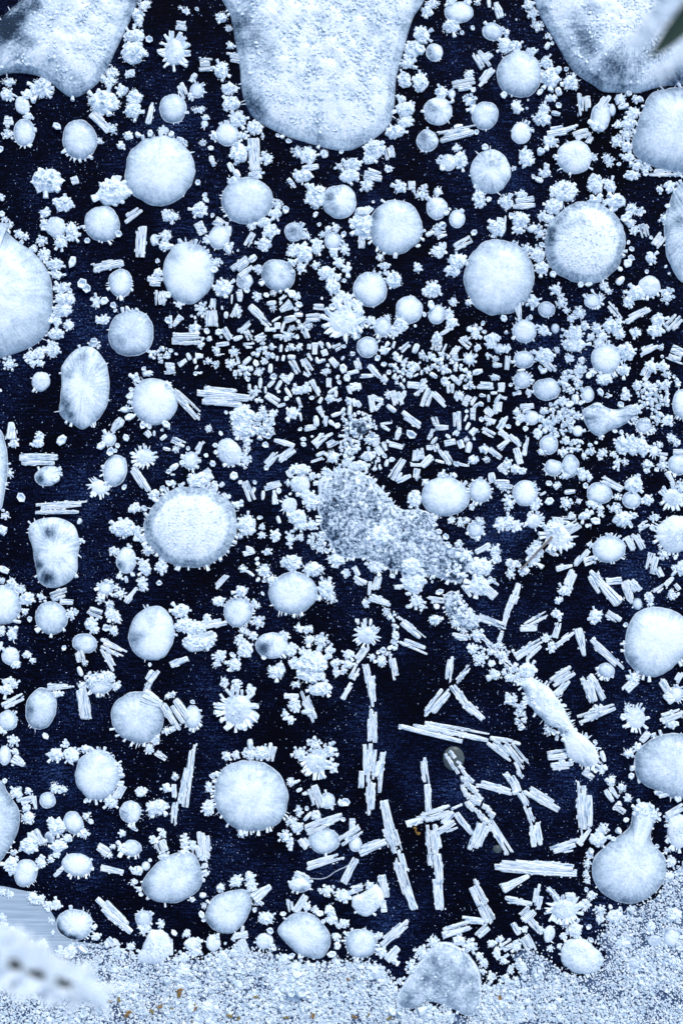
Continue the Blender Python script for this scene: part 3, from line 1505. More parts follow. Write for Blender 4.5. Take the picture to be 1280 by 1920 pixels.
k 930 320 60 50
k 880 240 35 30
r 1000 305 1115 245 35
k 1150 290 40 40
k 1160 350 45 40
d 690 90 22
d 730 140 22
d 780 190 26
d 790 240 22
d 800 265 20
k 700 40 40 25
k 820 60 30 25
k 890 80 35 35
k 940 60 25 25
b 1000 135 60 55 0 m F
k 1030 70 40 30
k 1015 195 30 22
k 1190 90 55 65
k 1250 80 45 60
k 1260 380 30 40
k 1265 460 35 45
r 90 410 130 480 35
r 85 500 180 550 45
k 35 460 30 40
k 10 370 20 25
k 260 410 75 55
r 285 465 250 600 50
r 215 520 205 625 28
r 210 630 370 690 55
k 180 690 25 50
d 380 475 20
r 395 565 475 555 35
s 530 600 60 20 8
k 560 670 55 45
r 480 710 530 705 35
k 610 710 28 28
r 645 655 775 670 45
d 705 715 22
d 730 595 28
d 685 520 12
k 700 805 48 42
r 905 545 970 635 35
k 960 740 25 28
k 990 790 22 25
k 860 830 65 50
b 185 925 70 66 0 f F
r 120 800 125 845 28
r 175 800 178 840 28
r 220 800 215 850 28
k 335 745 28 35
s 380 800 30 40 8
s 410 890 30 60 12
r 415 790 620 945 50
r 440 960 650 1045 50
k 395 970 35 35
s 390 1010 30 20 5
d 315 1020 28
d 360 1020 18
d 280 1055 22
k 230 1090 28 28
k 300 1115 42 50
r 370 1060 405 1260 45
k 350 1060 25 20
r 105 1125 190 1010 50
k 50 1065 45 40
k 50 1140 40 30
r 60 1280 130 1140 60
r 185 1140 210 1280 45
k 20 1190 25 35
r 820 1080 800 1275 45
r 850 1280 980 1130 45
r 825 925 965 950 45
k 915 890 28 20
k 980 1030 40 50
k 1035 1100 55 60
k 1110 1055 22 22
k 1125 1135 42 32
k 1145 1220 58 55
k 1010 920 40 40
k 1050 890 20 20
r 1020 785 1220 860 50
r 1280 620 1215 850 40
r 1205 890 1180 975 30
k 1180 1000 30 25
k 1210 1070 35 30
d 1195 1130 16
k 1250 1240 30 35
k 1215 1200 20 25
T 960 960
k 20 105 50 55
b 160 70 55 55 0 f F
b 340 180 95 90 0 f F
k 300 120 80 60
r 300 60 420 60 50
k 440 30 35 28
r 380 150 500 80 80
k 540 30 70 45
k 170 290 60 70
k 150 360 60 60
k 90 440 45 45
w 290 180 50 440 26
k 185 235 30 30
k 215 310 22 30
k 20 390 45 35
r 250 275 345 325 35
r 370 265 450 255 35
k 340 270 25 22
k 425 205 25 20
d 615 72 28
d 555 105 14
d 580 100 14
k 660 15 30 28
k 820 50 90 60
k 910 25 28 22
k 830 100 28 20
d 880 100 22
k 1060 40 50 30
r 935 130 1020 80 50
k 1045 115 25 22
b 1220 165 145 140 0 f F:80:240
b 722 278 122 100 0 m F
k 585 245 25 28
r 465 400 570 285 40
r 515 390 625 350 60
r 325 430 450 395 35
r 850 185 910 285 40
r 890 170 960 235 40
r 925 170 985 275 45
r 1060 310 1020 460 90
k 1135 315 42 45
r 1085 420 1120 490 45
d 1220 342 16
k 1260 420 40 70
k 1210 420 22 22
r 1190 480 1225 440 28
r 470 430 400 590 65
k 390 590 50 45
k 340 665 30 25
t 800 690 580 440 85
r 590 450 680 600 80
r 700 525 820 520 38
r 840 500 890 690 70
r 860 495 950 600 60
b 935 690 38 45 0 m
r 1060 610 1135 550 50
r 1140 555 1205 490 38
k 1020 630 40 40
k 1030 680 20 25
k 1190 620 30 38
r 1215 540 1250 585 35
d 1235 612 14
r 0 690 55 535 40
r 60 870 270 750 50
r 55 870 185 870 45
k 330 765 45 40
r 310 960 360 800 50
k 620 780 58 60
r 700 760 800 830 65
d 855 845 20
r 20 1090 210 960 55
r 105 1105 210 1000 30
k 250 945 40 35
k 295 1015 38 40
r 320 1010 475 890 40
t 490 870 540 1080 75
r 580 960 835 1170 60
b 700 1190 62 55 20 m F:30:200
k 840 985 18 22
k 110 1190 80 70
r 290 1280 450 1180 80
r 570 1225 630 1280 40
k 525 1260 22 25
k 905 1240 60 40
r 1220 1280 1270 1190 45
k 1130 1265 28 20
k 20 1150 20 40
P
porous z 597 930 600 903 618 886 645 880 670 884 690 893 705 908 722 928 740 948 760 958 790 957 803 962 812 985 826 1010 838 1037 850 1030 872 1033 882 1050 870 1075 855 1092 830 1085 797 1077 752 1072 725 1065 682 1046 640 1045 618 1020 604 990 597 960
tail z 832 1118 845 1108 858 1112 866 1130 880 1148 890 1160 897 1172 885 1180 870 1178 850 1165 838 1150 833 1135
oblong c 120 682 130 667 147 653 165 649 180 655 192 670 201 687 205 715 205 740 200 762 190 780 177 793 163 802 152 805 136 795 119 785 111 770 114 751 116 722 116 690
shield c 62 980 82 972 107 971 125 976 140 987 147 1005 149 1025 146 1047 145 1070 137 1085 122 1096 105 1102 85 1099 72 1087 69 1070 65 1045 60 1020 55 1002 56 987
rightegg m 1190 1152 1210 1141 1235 1139 1260 1145 1280 1157 1295 1175 1297 1200 1285 1225 1270 1242 1247 1260 1225 1269 1200 1264 1180 1247 1169 1225 1172 1197 1177 1175
left m 0 805 10 830 15 860 15 887 10 917 6 940 0 957 -25 957 -40 880 -25 810
shardblob c 1091 772 1107 760 1120 756 1132 764 1150 769 1167 765 1185 760 1197 762 1196 775 1185 780 1175 792 1160 800 1142 807 1130 814 1117 816 1105 807 1096 792
T 0 1280
k 50 50 60 50
k 110 15 30 30
r 0 190 205 90 55
r 350 40 560 20 55
k 440 85 40 25
b 310 195 115 155 10 m F:90:130
b 60 285 70 75 10 m F:-60:40
k 10 350 35 50
d 342 402 24
k 105 435 48 48
b 38 545 45 70 0 m
k 115 515 30 25
t 100 560 190 620 85
d 45 735 18
r 610 40 650 275 85
k 620 20 45 30
b 750 10 95 75 0 m F:20:160
k 870 25 40 35
b 1035 260 197 195 0 m F:20:200
t 1080 90 1220 160 120
r 1130 -20 1085 90 45
k 1260 100 30 25
k 1250 360 25 28
k 420 540 70 55
k 540 545 65 70
k 500 460 35 38
k 640 495 40 30
b 735 695 165 190 0 m F:-110:150
d 815 525 20
d 880 605 18
d 915 650 22
d 660 890 22
k 835 895 55 55
r 870 870 940 760 60
k 1165 420 42 50
k 1120 495 35 45
r 1150 510 1270 580 45
k 1250 790 35 42
k 1060 825 55 40
b 980 970 78 82 0 c F:0:100
r 960 1065 1035 1110 28
k 920 1130 33 30
k 1180 930 100 60
k 1140 970 35 50
k 1225 1130 30 35
k 1155 1180 42 38
r 1190 1180 1230 1280 90
k 415 790 42 50
k 475 800 42 38
b 360 882 57 58 0 m
k 125 825 52 52
k 215 810 28 32
r 140 900 260 860 50
r 255 850 275 950 40
k 200 940 40 35
k 215 1010 55 50
b 555 1050 68 88 -25 m F:20:110
k 650 1000 30 35
d 685 1035 20
k 630 1130 42 38
k 430 1080 75 75
k 385 1030 30 28
b 375 1160 40 45 0 c
k 510 1165 42 38
k 440 1225 75 55
r 245 1110 310 1220 75
k 220 1220 85 75
k 330 1190 25 30
r 735 1220 820 1280 55
k 850 1230 24 22
k 925 1240 55 60
b 990 1240 70 60 0 m
k 110 1270 30 20
d 1195 1105 14
T 320 1280
r 380 30 430 -20 55
r -20 130 110 330 140
b 165 260 58 90 0 m F:-70:150
k 20 85 22 25
k 15 345 25 28
d 170 135 20
b 500 205 110 122 0 f F
k 490 30 40 35
k 600 50 45 45
r 850 105 960 90 40
k 930 160 50 60
k 860 235 28 28
k 900 280 30 38
r 990 60 1080 295 60
r 980 220 1060 215 40
k 1120 45 110 60
k 940 15 35 25
b 600 845 290 265 25 m F:20:240
k 420 550 35 40
k 490 540 30 38
k 600 530 65 55
k 690 525 70 60
r 595 420 600 500 45
r 770 450 750 590 60
k 320 695 30 28
k 290 785 25 42
k 285 935 55 68
r 170 460 100 930 55
r 130 640 75 900 40
k 80 890 25 30
k 30 700 25 30
r 25 760 30 860 40
r 40 890 20 1070 55
k 900 745 30 35
r 910 755 970 730 30
r 945 815 985 790 30
b 1090 600 90 78 20 f F
k 970 530 60 60
k 1080 460 60 55
k 1195 510 50 70
k 1220 640 35 50
r 1060 770 1115 940 85
r 985 835 1040 830 30
b 1175 885 52 58 0 m F
d 1265 915 30
k 960 960 28 50
k 1090 990 40 45
r 1000 1030 1055 970 35
d 1025 935 20
k 905 1040 45 40
k 860 1150 55 55
k 950 1090 60 45
k 900 1200 35 45
r 970 1160 1035 1250 60
r 1010 1110 1180 1030 90
r 1100 1060 1290 1005 60
b 1150 1185 115 95 0 m
k 110 1190 42 70
k 170 1220 28 45
r 240 1110 260 1290 85
k 100 1275 50 25
k 530 1130 28 32
T 640 1280
r 5 125 75 0 30
r 215 -60 240 180 60
r 235 180 230 460 55
r 205 270 205 440 22
r 235 455 220 750 60
r 175 460 185 690 35
r 150 660 145 790 45
r 310 520 285 825 45
r 245 700 310 560 40
r 220 720 205 995 62
r 600 260 800 20 45
r 680 225 800 70 30
r 825 15 950 190 55
r 930 160 1070 280 60
r 430 305 910 410 62
r 620 310 1100 415 55
r 1100 430 1280 570 75
r 1110 410 1280 440 30
r 610 560 640 770 50
r 640 760 655 965 48
r 485 1060 640 1010 40
r 600 1020 820 950 75
r 820 950 905 910 22
o 840 570 80 90
c 790 520 950 750 75
c 890 720 1010 880 90
c 950 870 1090 990 110
r 310 880 350 1100 60
r 340 1020 430 1280 75
r 330 1090 400 1280 40
d 30 885 36
d 10 1020 22
r 80 1015 78 1110 30
r -10 1200 145 1095 70
b 105 1210 45 55 0 m
r 130 1270 330 1180 65
r 670 1060 690 1290 90
r 715 1150 740 1240 35
w 540 1080 575 1130 18
r 760 1060 840 970 40
r 700 1135 850 1045 50
r 780 1120 870 1085 18
r 840 960 990 1160 55
r 1085 1020 990 1270 90
r 1100 1020 1260 1280 55
o 1170 1250 32 28
r 1010 750 1280 825 60
r 1225 675 1280 750 30
k 1250 120 35 60
T 960 1280
k 10 130 22 50
h 60 250 40 110
r 0 440 60 460 28
r -60 430 110 640 75
r 320 90 420 -20 55
r 550 -20 600 145 65
r 610 -20 690 125 50
r 830 60 930 -20 60
r 490 275 765 175 75
k 645 205 50 40
k 265 355 30 45
d 322 372 22
r 260 545 405 530 65
r 285 635 455 625 55
k 370 600 35 30
r 665 510 690 590 40
k 670 645 38 50
r 530 660 605 715 55
d 612 660 18
d 612 440 18
d 465 350 18
b 925 270 70 80 0 f F
k 862 185 32 35
d 830 255 25
r 1110 -20 1170 80 50
r 1140 80 1200 150 40
b 1230 85 50 55 0 m F
r 1100 280 1290 210 75
k 1190 310 55 40
k 870 530 50 35
r 960 440 1020 370 50
k 1055 395 25 25
k 935 485 30 35
d 885 630 22
d 885 690 25
r 940 720 950 755 20
k 740 735 38 48
r 710 790 770 880 65
r 760 920 840 975 50
k 815 785 38 40
k 865 865 30 40
d 800 890 22
r 1060 840 1180 805 60
d 1240 870 28
k 1165 1010 28 30
r 1150 1000 1280 920 55
b 1250 1115 90 130 0 f F:90:270
k 1165 1185 28 25
d 855 1040 22
k 680 1090 38 45
d 775 1115 25
k 640 1170 80 65
d 750 1165 22
r 500 735 515 1160 50
r 535 770 545 1100 35
r 575 840 570 1080 35
r 490 1210 590 1100 40
r 285 1260 500 1180 60
r 380 1270 455 1255 18
r -10 700 50 820 60
r 20 590 70 720 30
r 75 780 360 940 70
r 50 820 110 920 50
r 100 920 165 1070 45
r 150 1070 165 1230 38
r 185 1045 205 1220 32
r 0 830 40 810 40
d 1080 1215 22
k 1160 1255 30 20
d 570 1270 25
k 960 950 75 70
k 1050 985 50 60
P
lowertail f 973 1278 985 1270 1000 1273 1020 1283 1032 1292 1045 1310 1058 1330 1066 1345 1078 1368 1092 1378 1108 1392 1118 1405 1122 1425 1113 1435 1100 1438 1080 1430 1064 1420 1058 1400 1054 1385 1048 1368 1030 1360 1015 1348 1000 1332 987 1318 985 1302
bowling m 1190 1520 1195 1510 1210 1505 1225 1512 1226 1530 1222 1547 1218 1562 1220 1577 1230 1590 1245 1610 1247 1640 1235 1662 1218 1680 1195 1692 1172 1694 1150 1687 1130 1675 1115 1655 1109 1632 1113 1610 1130 1590 1155 1570 1172 1558 1182 1545 1185 1532
rightdisk m 1280 1376 1250 1376 1225 1383 1205 1397 1191 1412 1188 1435 1192 1455 1205 1470 1222 1478 1245 1490 1265 1496 1290 1495 1330 1470 1340 1420 1320 1385
leftlow m 0 1463 12 1480 25 1500 35 1515 38 1532 35 1555 25 1580 12 1600 0 1615 -40 1630 -80 1560 -60 1480
T 0 1600
b 195 145 85 105 15 m F:30:120
k 90 90 65 85
k 310 65 42 55
k 385 45 22 28
k 425 10 40 22
b 580 85 115 82 10 m F:-40:150
r 410 170 480 100 35
r 760 105 930 140 45
k 810 15 40 20
k 1030 130 55 40
b 1095 95 33 35 0 m
k 1230 20 45 40
d 1130 50 14
k 1010 215 35 25
k 1045 270 22 22
d 1060 305 18
d 1100 345 16
k 20 290 28 28
k 80 305 32 28
k 250 330 50 50
k 310 345 35 40
k 370 385 45 40
k 430 385 35 45
b 560 535 135 115 0 c F:-140:60
k 390 505 25 22
k 400 590 20 20
k 725 625 38 38
d 715 540 18
r 740 325 990 580 60
r 770 410 985 595 40
b 1080 490 60 60 0 m F
k 1085 565 50 45
k 1210 530 32 38
r 800 640 850 700 55
r 850 640 900 690 40
k 880 730 50 40
k 980 700 35 30
k 1000 770 22 22
k 20 480 30 30
k 35 540 35 30
k 85 580 40 35
k 160 620 45 30
k 235 690 45 40
k 325 690 50 50
r 600 690 660 740 60
k 535 730 55 60
k 450 740 45 40
k 975 1000 65 50
k 785 1010 50 45
k 770 1070 40 30
T 320 1600
k 250 20 50 45
r 225 -80 260 40 90
r 255 70 260 110 45
k 260 150 25 25
d 255 195 16
r 220 310 270 310 50
k 380 255 30 38
k 160 345 22 20
k 490 210 60 55
k 590 180 40 60
k 605 240 45 60
t 620 340 750 240 90
k 660 370 30 20
d 620 415 20
k 250 390 22 20
d 235 455 28
d 250 500 18
k 715 485 68 55
d 750 565 28
b 705 660 68 62 0 f
d 770 705 25
b 320 670 55 65 0 f
k 345 630 28 22
k 390 770 45 55
k 160 680 70 60
k 120 600 35 32
k 210 660 30 30
k 180 740 60 45
d 15 605 22
r 0 760 10 640 30
k 100 780 55 40
k 40 800 30 30
k 95 880 60 60
k 95 950 30 30
r 545 540 535 590 30
r 470 625 580 600 40
r 520 640 580 770 70
k 485 740 45 40
b 970 235 80 55 0 c F
r 920 140 1050 195 50
y 1050 185 1110 190 1160 182 1200 160 1225 140 1280 112 1320 95 1360 60 1380 30
k 1175 275 60 50
k 1260 310 40 45
r 890 340 900 440 55
r 930 440 1010 310 50
k 1020 400 40 40
d 845 465 22
k 1080 420 20 35
d 1115 450 25
k 1190 420 50 60
k 1210 490 50 50
d 1150 510 18
k 1240 620 40 30
k 1250 690 28 35
d 1210 750 30
k 1255 540 25 22
d 910 765 28
b 850 795 45 42 0 f
k 940 850 60 45
k 1050 850 60 35
k 1245 820 32 35
k 280 1150 70 60
r 270 1280 320 1160 70
r 1100 1260 1170 1210 40
r 1015 100 1300 20 55
T 640 1600
r 10 220 100 30 55
r 395 -20 500 360 70
r 480 250 550 420 40
r 455 0 490 130 25
r 665 -10 670 110 45
r 715 0 735 230 60
r 700 190 720 420 35
r 735 230 755 425 40
k 20 320 55 55
r 85 280 165 250 55
k 210 240 30 32
r 300 160 340 330 55
r 310 350 320 440 30
r 970 200 1065 390 75
r 1045 370 1125 520 85
r 1010 620 1100 540 50
r 880 490 1120 510 55
r 750 600 960 540 70
k 20 525 40 35
b 145 675 120 108 15 m F
r 290 690 500 500 70
k 275 620 30 35
r 335 800 425 700 40
k 300 740 45 45
k 390 800 30 30
b 265 890 62 55 0 f
k 520 850 40 70
k 600 740 60 60
k 690 660 55 45
k 880 650 50 40
k 960 690 60 60
k 1030 770 30 35
k 1065 820 35 40
k 1060 885 28 28
k 1125 675 38 30
k 1185 645 38 30
r 1195 710 1280 660 65
k 1165 750 30 60
k 1215 800 28 40
k 1125 920 45 35
k 1225 940 40 40
k 1265 870 25 35
k 1080 1005 35 30
r 1085 1170 1085 1280 50
k 430 955 30 28
k 560 1230 50 50
k 690 1260 60 25
k 620 1150 25 28
k 690 1165 28 24
k 790 1210 45 40
k 350 1040 30 35
r 1070 80 1740 140 75
r 1180 110 1760 155 40
r 1300 65 1740 95 35
T 960 1600
t -80 265 125 165 75
r -60 340 145 380 50
r 190 225 165 390 48
r 215 320 195 420 35
r 265 255 360 350 45
r 150 410 55 500 85
r 380 325 495 325 60
b 385 420 105 75 0 f F
k 545 380 45 50
k 590 310 40 35
k 655 420 45 40
k 655 490 40 40
k 765 470 75 60
d 720 405 18
k 575 20 35 28
k 560 75 28 35
k 550 150 25 28
k 560 210 28 28
d 555 262 20
k 890 420 32 30
k 465 570 65 70
r 80 620 150 740 80
r 120 485 200 580 60
k 90 570 30 40
k 215 575 28 35
r 0 520 50 610 40
k 25 690 35 50
b 275 605 42 65 15 f
k 380 620 28 32
k 390 525 28 32
k 350 695 25 30
k 285 710 28 28
d 580 550 22
d 590 640 20
k 1035 545 42 48
b 1065 655 52 48 0 f
b 1190 630 65 72 0 m
k 825 770 28 42
k 965 750 28 40
b 905 825 48 52 0 f
k 1065 910 35 42
k 1200 950 35 40
k 1215 810 45 40
k 1210 460 70 60
k 820 670 60 50
k 75 860 45 40
k 90 930 28 25
k 100 1030 35 40
r 125 1140 140 1240 50
k 35 1210 60 45
k 290 1150 50 40
k 110 1110 35 30
k 1190 60 45 45
k 1170 170 45 40
P
lowleft m 268 1652 282 1632 300 1614 322 1602 345 1597 362 1600 372 1615 380 1640 375 1665 355 1682 330 1692 300 1691 280 1682 268 1668
fieldleft f 282 1745 300 1742 313 1750 323 1765 320 1783 310 1800 290 1808 270 1806 257 1795 266 1778 273 1760
pebble m 420 1674 455 1667 470 1680 471 1700 460 1725 442 1745 425 1750 405 1745 390 1732 386 1717 392 1695 405 1680
egg m 537 1722 552 1712 570 1710 590 1717 605 1732 617 1750 620 1765 612 1785 600 1797 580 1795 557 1787 540 1770 525 1755 522 1740
wedge f 660 1682 680 1674 705 1657 717 1672 719 1687 708 1705 690 1717 672 1714 660 1698
dome z 832 1766 850 1770 870 1784 887 1802 897 1822 901 1845 902 1870 895 1895 880 1905 857 1895 830 1882 800 1877 770 1891 747 1887 742 1870 755 1850 767 1830 780 1812 795 1792 815 1772
lowfuzzy f 1060 1765 1080 1760 1100 1762 1112 1775 1127 1787 1131 1802 1122 1817 1105 1826 1080 1825 1062 1815 1051 1800 1052 1780
P
topcentre g 405 -30 422 10 432 30 438 60 443 90 450 130 452 160 458 190 470 215 490 232 510 243 540 257 570 266 600 275 620 280 640 283 660 281 680 272 700 261 715 250 728 236 735 222 740 190 742 150 747 130 754 105 760 80 767 55 776 30 790 10 800 -20 780 -60 600 -80 450 -60
topleft g -60 143 -20 150 0 142 25 137 57 139 85 148 105 163 125 179 140 183 160 175 185 155 202 130 215 100 232 65 247 33 260 0 270 -40 200 -90 80 -50 40 0 20 18 0 38 -30 70 -60 110
topright g 995 -20 1002 5 1010 27 1032 65 1050 95 1065 122 1080 140 1110 159 1130 172 1160 174 1192 175 1212 170 1242 162 1280 160 1320 150 1360 80 1340 -20 1200 -80 1050 -60
rightmound m 1242 168 1218 178 1204 205 1192 238 1184 265 1186 285 1200 302 1222 312 1247 319 1280 325 1320 320 1350 250 1330 180 1290 164
T 640 960
r 1040 915 1165 1030 16
r 1150 1020 1290 1165 16
r 985 885 1110 1000 14
r 1095 1000 1270 1190 14
T 640 960
k 1060 930 22 20
k 1100 985 26 20
k 1150 1010 22 24
k 1165 1075 24 20
k 1215 1110 24 22
k 1240 1165 22 24
k 1290 1180 24 22
k 1020 960 22 20
k 880 770 30 26
k 930 810 30 24
k 800 690 26 30
k 850 640 26 22
k 900 700 22 22
s 1130 1040 150 30 14
s 880 720 60 110 24
s 840 430 70 60 26
T 960 960
k -20 1180 26 22
k 20 1240 30 26
k 70 1290 30 22
s 30 1250 50 50 16
s 130 1400 60 60 12
s 380 1650 60 40 12
T 640 640
b 115 645 92 62 0 z F"""
DARK = [(10,45,22,.9),(28,68,32,1),(45,28,26,.9),(85,8,32,.7),(12,88,18,.6),(135,150,16,.4),(60,75,20,.5),
(460,50,22,.9),(476,78,20,.8),(505,105,16,.6),(470,130,15,.4),(478,198,24,.95),(500,216,14,.6),(655,30,14,.4),(600,20,10,.4),(700,60,14,.4),
(1070,55,28,.7),(1095,85,22,.8),(1130,125,42,.75),(1165,142,30,.8),(1195,112,22,.6),(1255,132,30,.7),(1112,20,18,.6),(1280,140,28,.5),(1020,20,12,.4),
(808,203,12,.9),(818,212,10,.4),(793,262,10,.9),(812,388,10,.6),(806,98,9,.8),(839,305,8,.7),(620,370,11,1),(627,392,9,.7),(549,435,10,.9),(455,527,9,.9),(925,312,14,.5),(505,510,11,.6),(529,520,6,.6),
(365,468,12,.6),(330,485,14,.4),(700,408,12,.7),(702,432,9,.4),(1030,440,15,.6),(1055,425,16,.7),(1088,420,13,.6),(1150,480,14,.4),(1036,457,11,.5),(1270,420,13,.6),(1268,372,12,.4),(1280,465,12,.3),
(133,702,13,.6),(150,674,16,.6),(127,756,12,.95),(125,776,12,.8),(136,779,8,.8),(178,700,14,.3),(77,897,9,1.2),(95,997,14,1),(76,1058,11,1),(90,1085,13,1.1),(71,1040,10,.6),(100,1078,9,.5),(228,1058,10,1),
(258,1197,13,.9),(272,1186,11,.6),(285,1165,12,.5),(493,1215,13,1.1),(504,1206,9,.6),(230,640,10,.5),(248,622,10,.3),(276,985,12,.5),(92,1570,8,.9),(237,1524,10,.7),(228,1594,7,1.2),
(108,1741,9,1.2),(116,1750,9,1.2),(130,1757,9,1.2),(140,1758,7,1),(112,1728,6,.8),(565,1667,11,.8),(393,1733,13,.6),(1172,1690,16,.6),(1180,1243,16,.5),(275,1665,12,.7),(62,1330,8,.9),(1105,785,10,.4),(1165,780,8,.4),
(603,960,12,.8),(606,985,12,.8),(620,1010,14,.6),(650,950,20,.3),(640,1010,18,.5),(730,1060,14,.7),(760,1062,12,.4),(848,1068,14,.6),(985,1290,10,.7),(1055,1370,9,.8),(1100,1430,10,.5),(1015,1340,12,.5),
(850,1140,12,.8),(858,1160,10,.6),(765,1882,14,.7),(830,1830,40,.25),(555,1830,9,.4),(285,1630,10,.3)
,(668,800,18,.8),(858,1066,22,.9)]
MARKS = [
(600,120,165,'huge frost-filled bubble at the top centre'),
(110,60,110,'large bubble cut by the top left corner'),
(1170,60,130,'large bubble filling the top right corner'),
(1265,245,75,'white mound at the upper right edge'),
(0,545,110,'huge dome cut by the left edge'),
(300,320,65,'largest smooth disc in the upper left'),
(464,376,45,'round disc capped by square crystals'),
(354,511,52,'tall rounded bubble below the largest upper-left disc'),
(741,426,50,'pale round bubble with crystals along its left'),
(935,520,67,'large smooth disc with a spike below'),
(1096,456,76,'biggest round bubble in the upper right'),
(1292,432,65,'bubble cut by the upper right edge'),
(918,322,38,'grey-rimmed round bubble in the upper right'),
(972,140,42,'pear-shaped bubble with a frosty neck'),
(160,727,60,'tall oblong bubble with dark hollows'),
(104,1035,55,'shield-shaped bubble with dark hollows'),
(358,988,82,'largest round bubble on the left half'),
(290,752,43,'fringed disc beside a thick slanting rod'),
(246,625,43,'round streaked bubble above the oblong one'),
(549,1112,43,'round bubble with feathery tufts near the centre'),
(446,1148,27,'white ball touching a feathery frost mass'),
(285,1188,48,'streaked round bubble left of feathery frost'),
(259,1345,49,'wide smooth bubble with a pointed upper right'),
(184,1454,44,'smooth egg-shaped bubble in the lower left'),
(470,1491,70,'largest white disc in the lower half'),
(328,1648,52,'teardrop bubble in the lower left'),
(430,1708,40,'pebble-shaped bubble above the bottom frost'),
(572,1755,46,'fat oval bubble above the bottom frost'),
(830,1835,75,'grey crystalline half dome at the bottom'),
(1180,1610,70,'bowling-pin shaped bubble at the lower right'),
(1255,1435,65,'oval disc cut by the lower right edge'),
(1232,1203,64,'big bubble at the middle right edge'),
(730,985,105,'large porous ice mass at the centre'),
(1050,1350,60,'long diagonal tail of rough ice'),
(834,931,40,'round fringed bubble right of the porous mass'),
(899,921,21,'small white ball above the porous mass corner'),
(686,1191,20,'little sun-like ball with rays'),
(445,1331,33,'ball fringed like a flower, lower half'),
(592,1430,25,'spiky white rosette right of the big disc'),
(1140,1029,27,'oval bubble with a pale core'),
(1024,730,22,'smooth oval bubble with a crease'),
(1135,672,27,'round bubble ringed by frost lumps'),
(1140,785,32,'angular shard-like bubble on the right'),
(1122,925,22,'smooth bubble with a rod pointing at it'),
(689,651,19,'small ball above the splinter swarm'),
(694,542,32,'smooth ball with a frosted crown'),
(642,602,28,'fuzzy white mound above the splinter swarm'),
(636,379,32,'glassy bubble with one dark side'),
(521,516,30,'tilted oval bubble above the splinter swarm'),
(820,210,26,'glassy round bubble right of the top giant'),
(1076,295,32,'sugary-cored bubble below the top right giant'),
(150,262,34,'smooth round bubble in the upper left'),
(193,420,33,'squarish bubble below a frost flower'),
(90,892,20,'small tilted bubble with a black spot'),
(140,1734,31,'rough bubble with a black lower edge'),
(510,1210,26,'dark-eyed drop with a frosty tail'),
(238,1051,20,'small glassy bubble above a thin rod'),
(692,1694,24,'wedge-shaped bubble with rods at its corners'),
(1092,1794,34,'fuzzy pear-shaped mound in the bottom frost'),
(77,1329,32,'plum-shaped bubble with a slit'),
(607,1576,26,'ball wedged between crossing rods'),
(97,1159,30,'white ball below the shield-shaped bubble'),
(0,1540,45,'grey dome cut by the lower left edge'),
(1265,1001,36,'fuzzy dome at the middle right edge'),
(1272,1559,25,'frosty bubble at the lower right edge'),
(289,1776,32,'fuzzy mound at the bottom frost border'),
(676,1769,28,'fringed ball above the bottom frost'),
(1056,1705,22,'fuzzy oval under small rods, lower right'),
(1191,1348,18,'fuzzy burr left of the right edge'),
(863,1150,32,'rough ice head of the long tail')
]

bub = []; rods = []; clumps = []; dots = []; scat = []; chains = []; misc = []
ox = oy = 0; pm = False
for ln in DATA.strip().split('\n'):
    p = ln.split()
    if p[0] == 'T': ox, oy = int(p[1]), int(p[2]); pm = False; continue
    if p[0] == 'P': pm = True; continue
    if pm:
        q = [float(a) for a in p[2:] if a != '/']
        if len(q) % 2: q = q[:-1]
        bub.append(dict(name=p[0], style=p[1], pts=np.array(q).reshape(-1, 2), fr=None)); continue
    t = p[0]
    if t == 'b':
        a = [float(x) for x in p[1:6]]
        fr = None
        if len(p) > 7:
            fr = (0, 360) if p[7] == 'F' else tuple(float(x) for x in p[7].split(':')[1:])
        bub.append(dict(name='', style=p[6], c=(ox + a[0] / 4, oy + a[1] / 4), r=(a[2] / 4, a[3] / 4), rot=a[4], fr=fr)); continue
    a = [float(x) for x in p[1:]]
    if t in 'rt': rods.append(dict(t=t, a=(ox + a[0] / 4, oy + a[1] / 4), b=(ox + a[2] / 4, oy + a[3] / 4), w=a[4] / 4))
    elif t == 'c': chains.append(dict(a=(ox + a[0] / 4, oy + a[1] / 4), b=(ox + a[2] / 4, oy + a[3] / 4), w=a[4] / 4))
    elif t in 'kh': clumps.append(dict(t=t, c=(ox + a[0] / 4, oy + a[1] / 4), r=(a[2] / 4, a[3] / 4)))
    elif t == 'd': dots.append(dict(c=(ox + a[0] / 4, oy + a[1] / 4), r=a[2] / 4))
    elif t == 's': scat.append(dict(c=(ox + a[0] / 4, oy + a[1] / 4), r=(a[2] / 4, a[3] / 4), n=int(a[4])))
    else: misc.append((t, [(v / 4 + (oy if i % 2 else ox)) for i, v in enumerate(a)]))

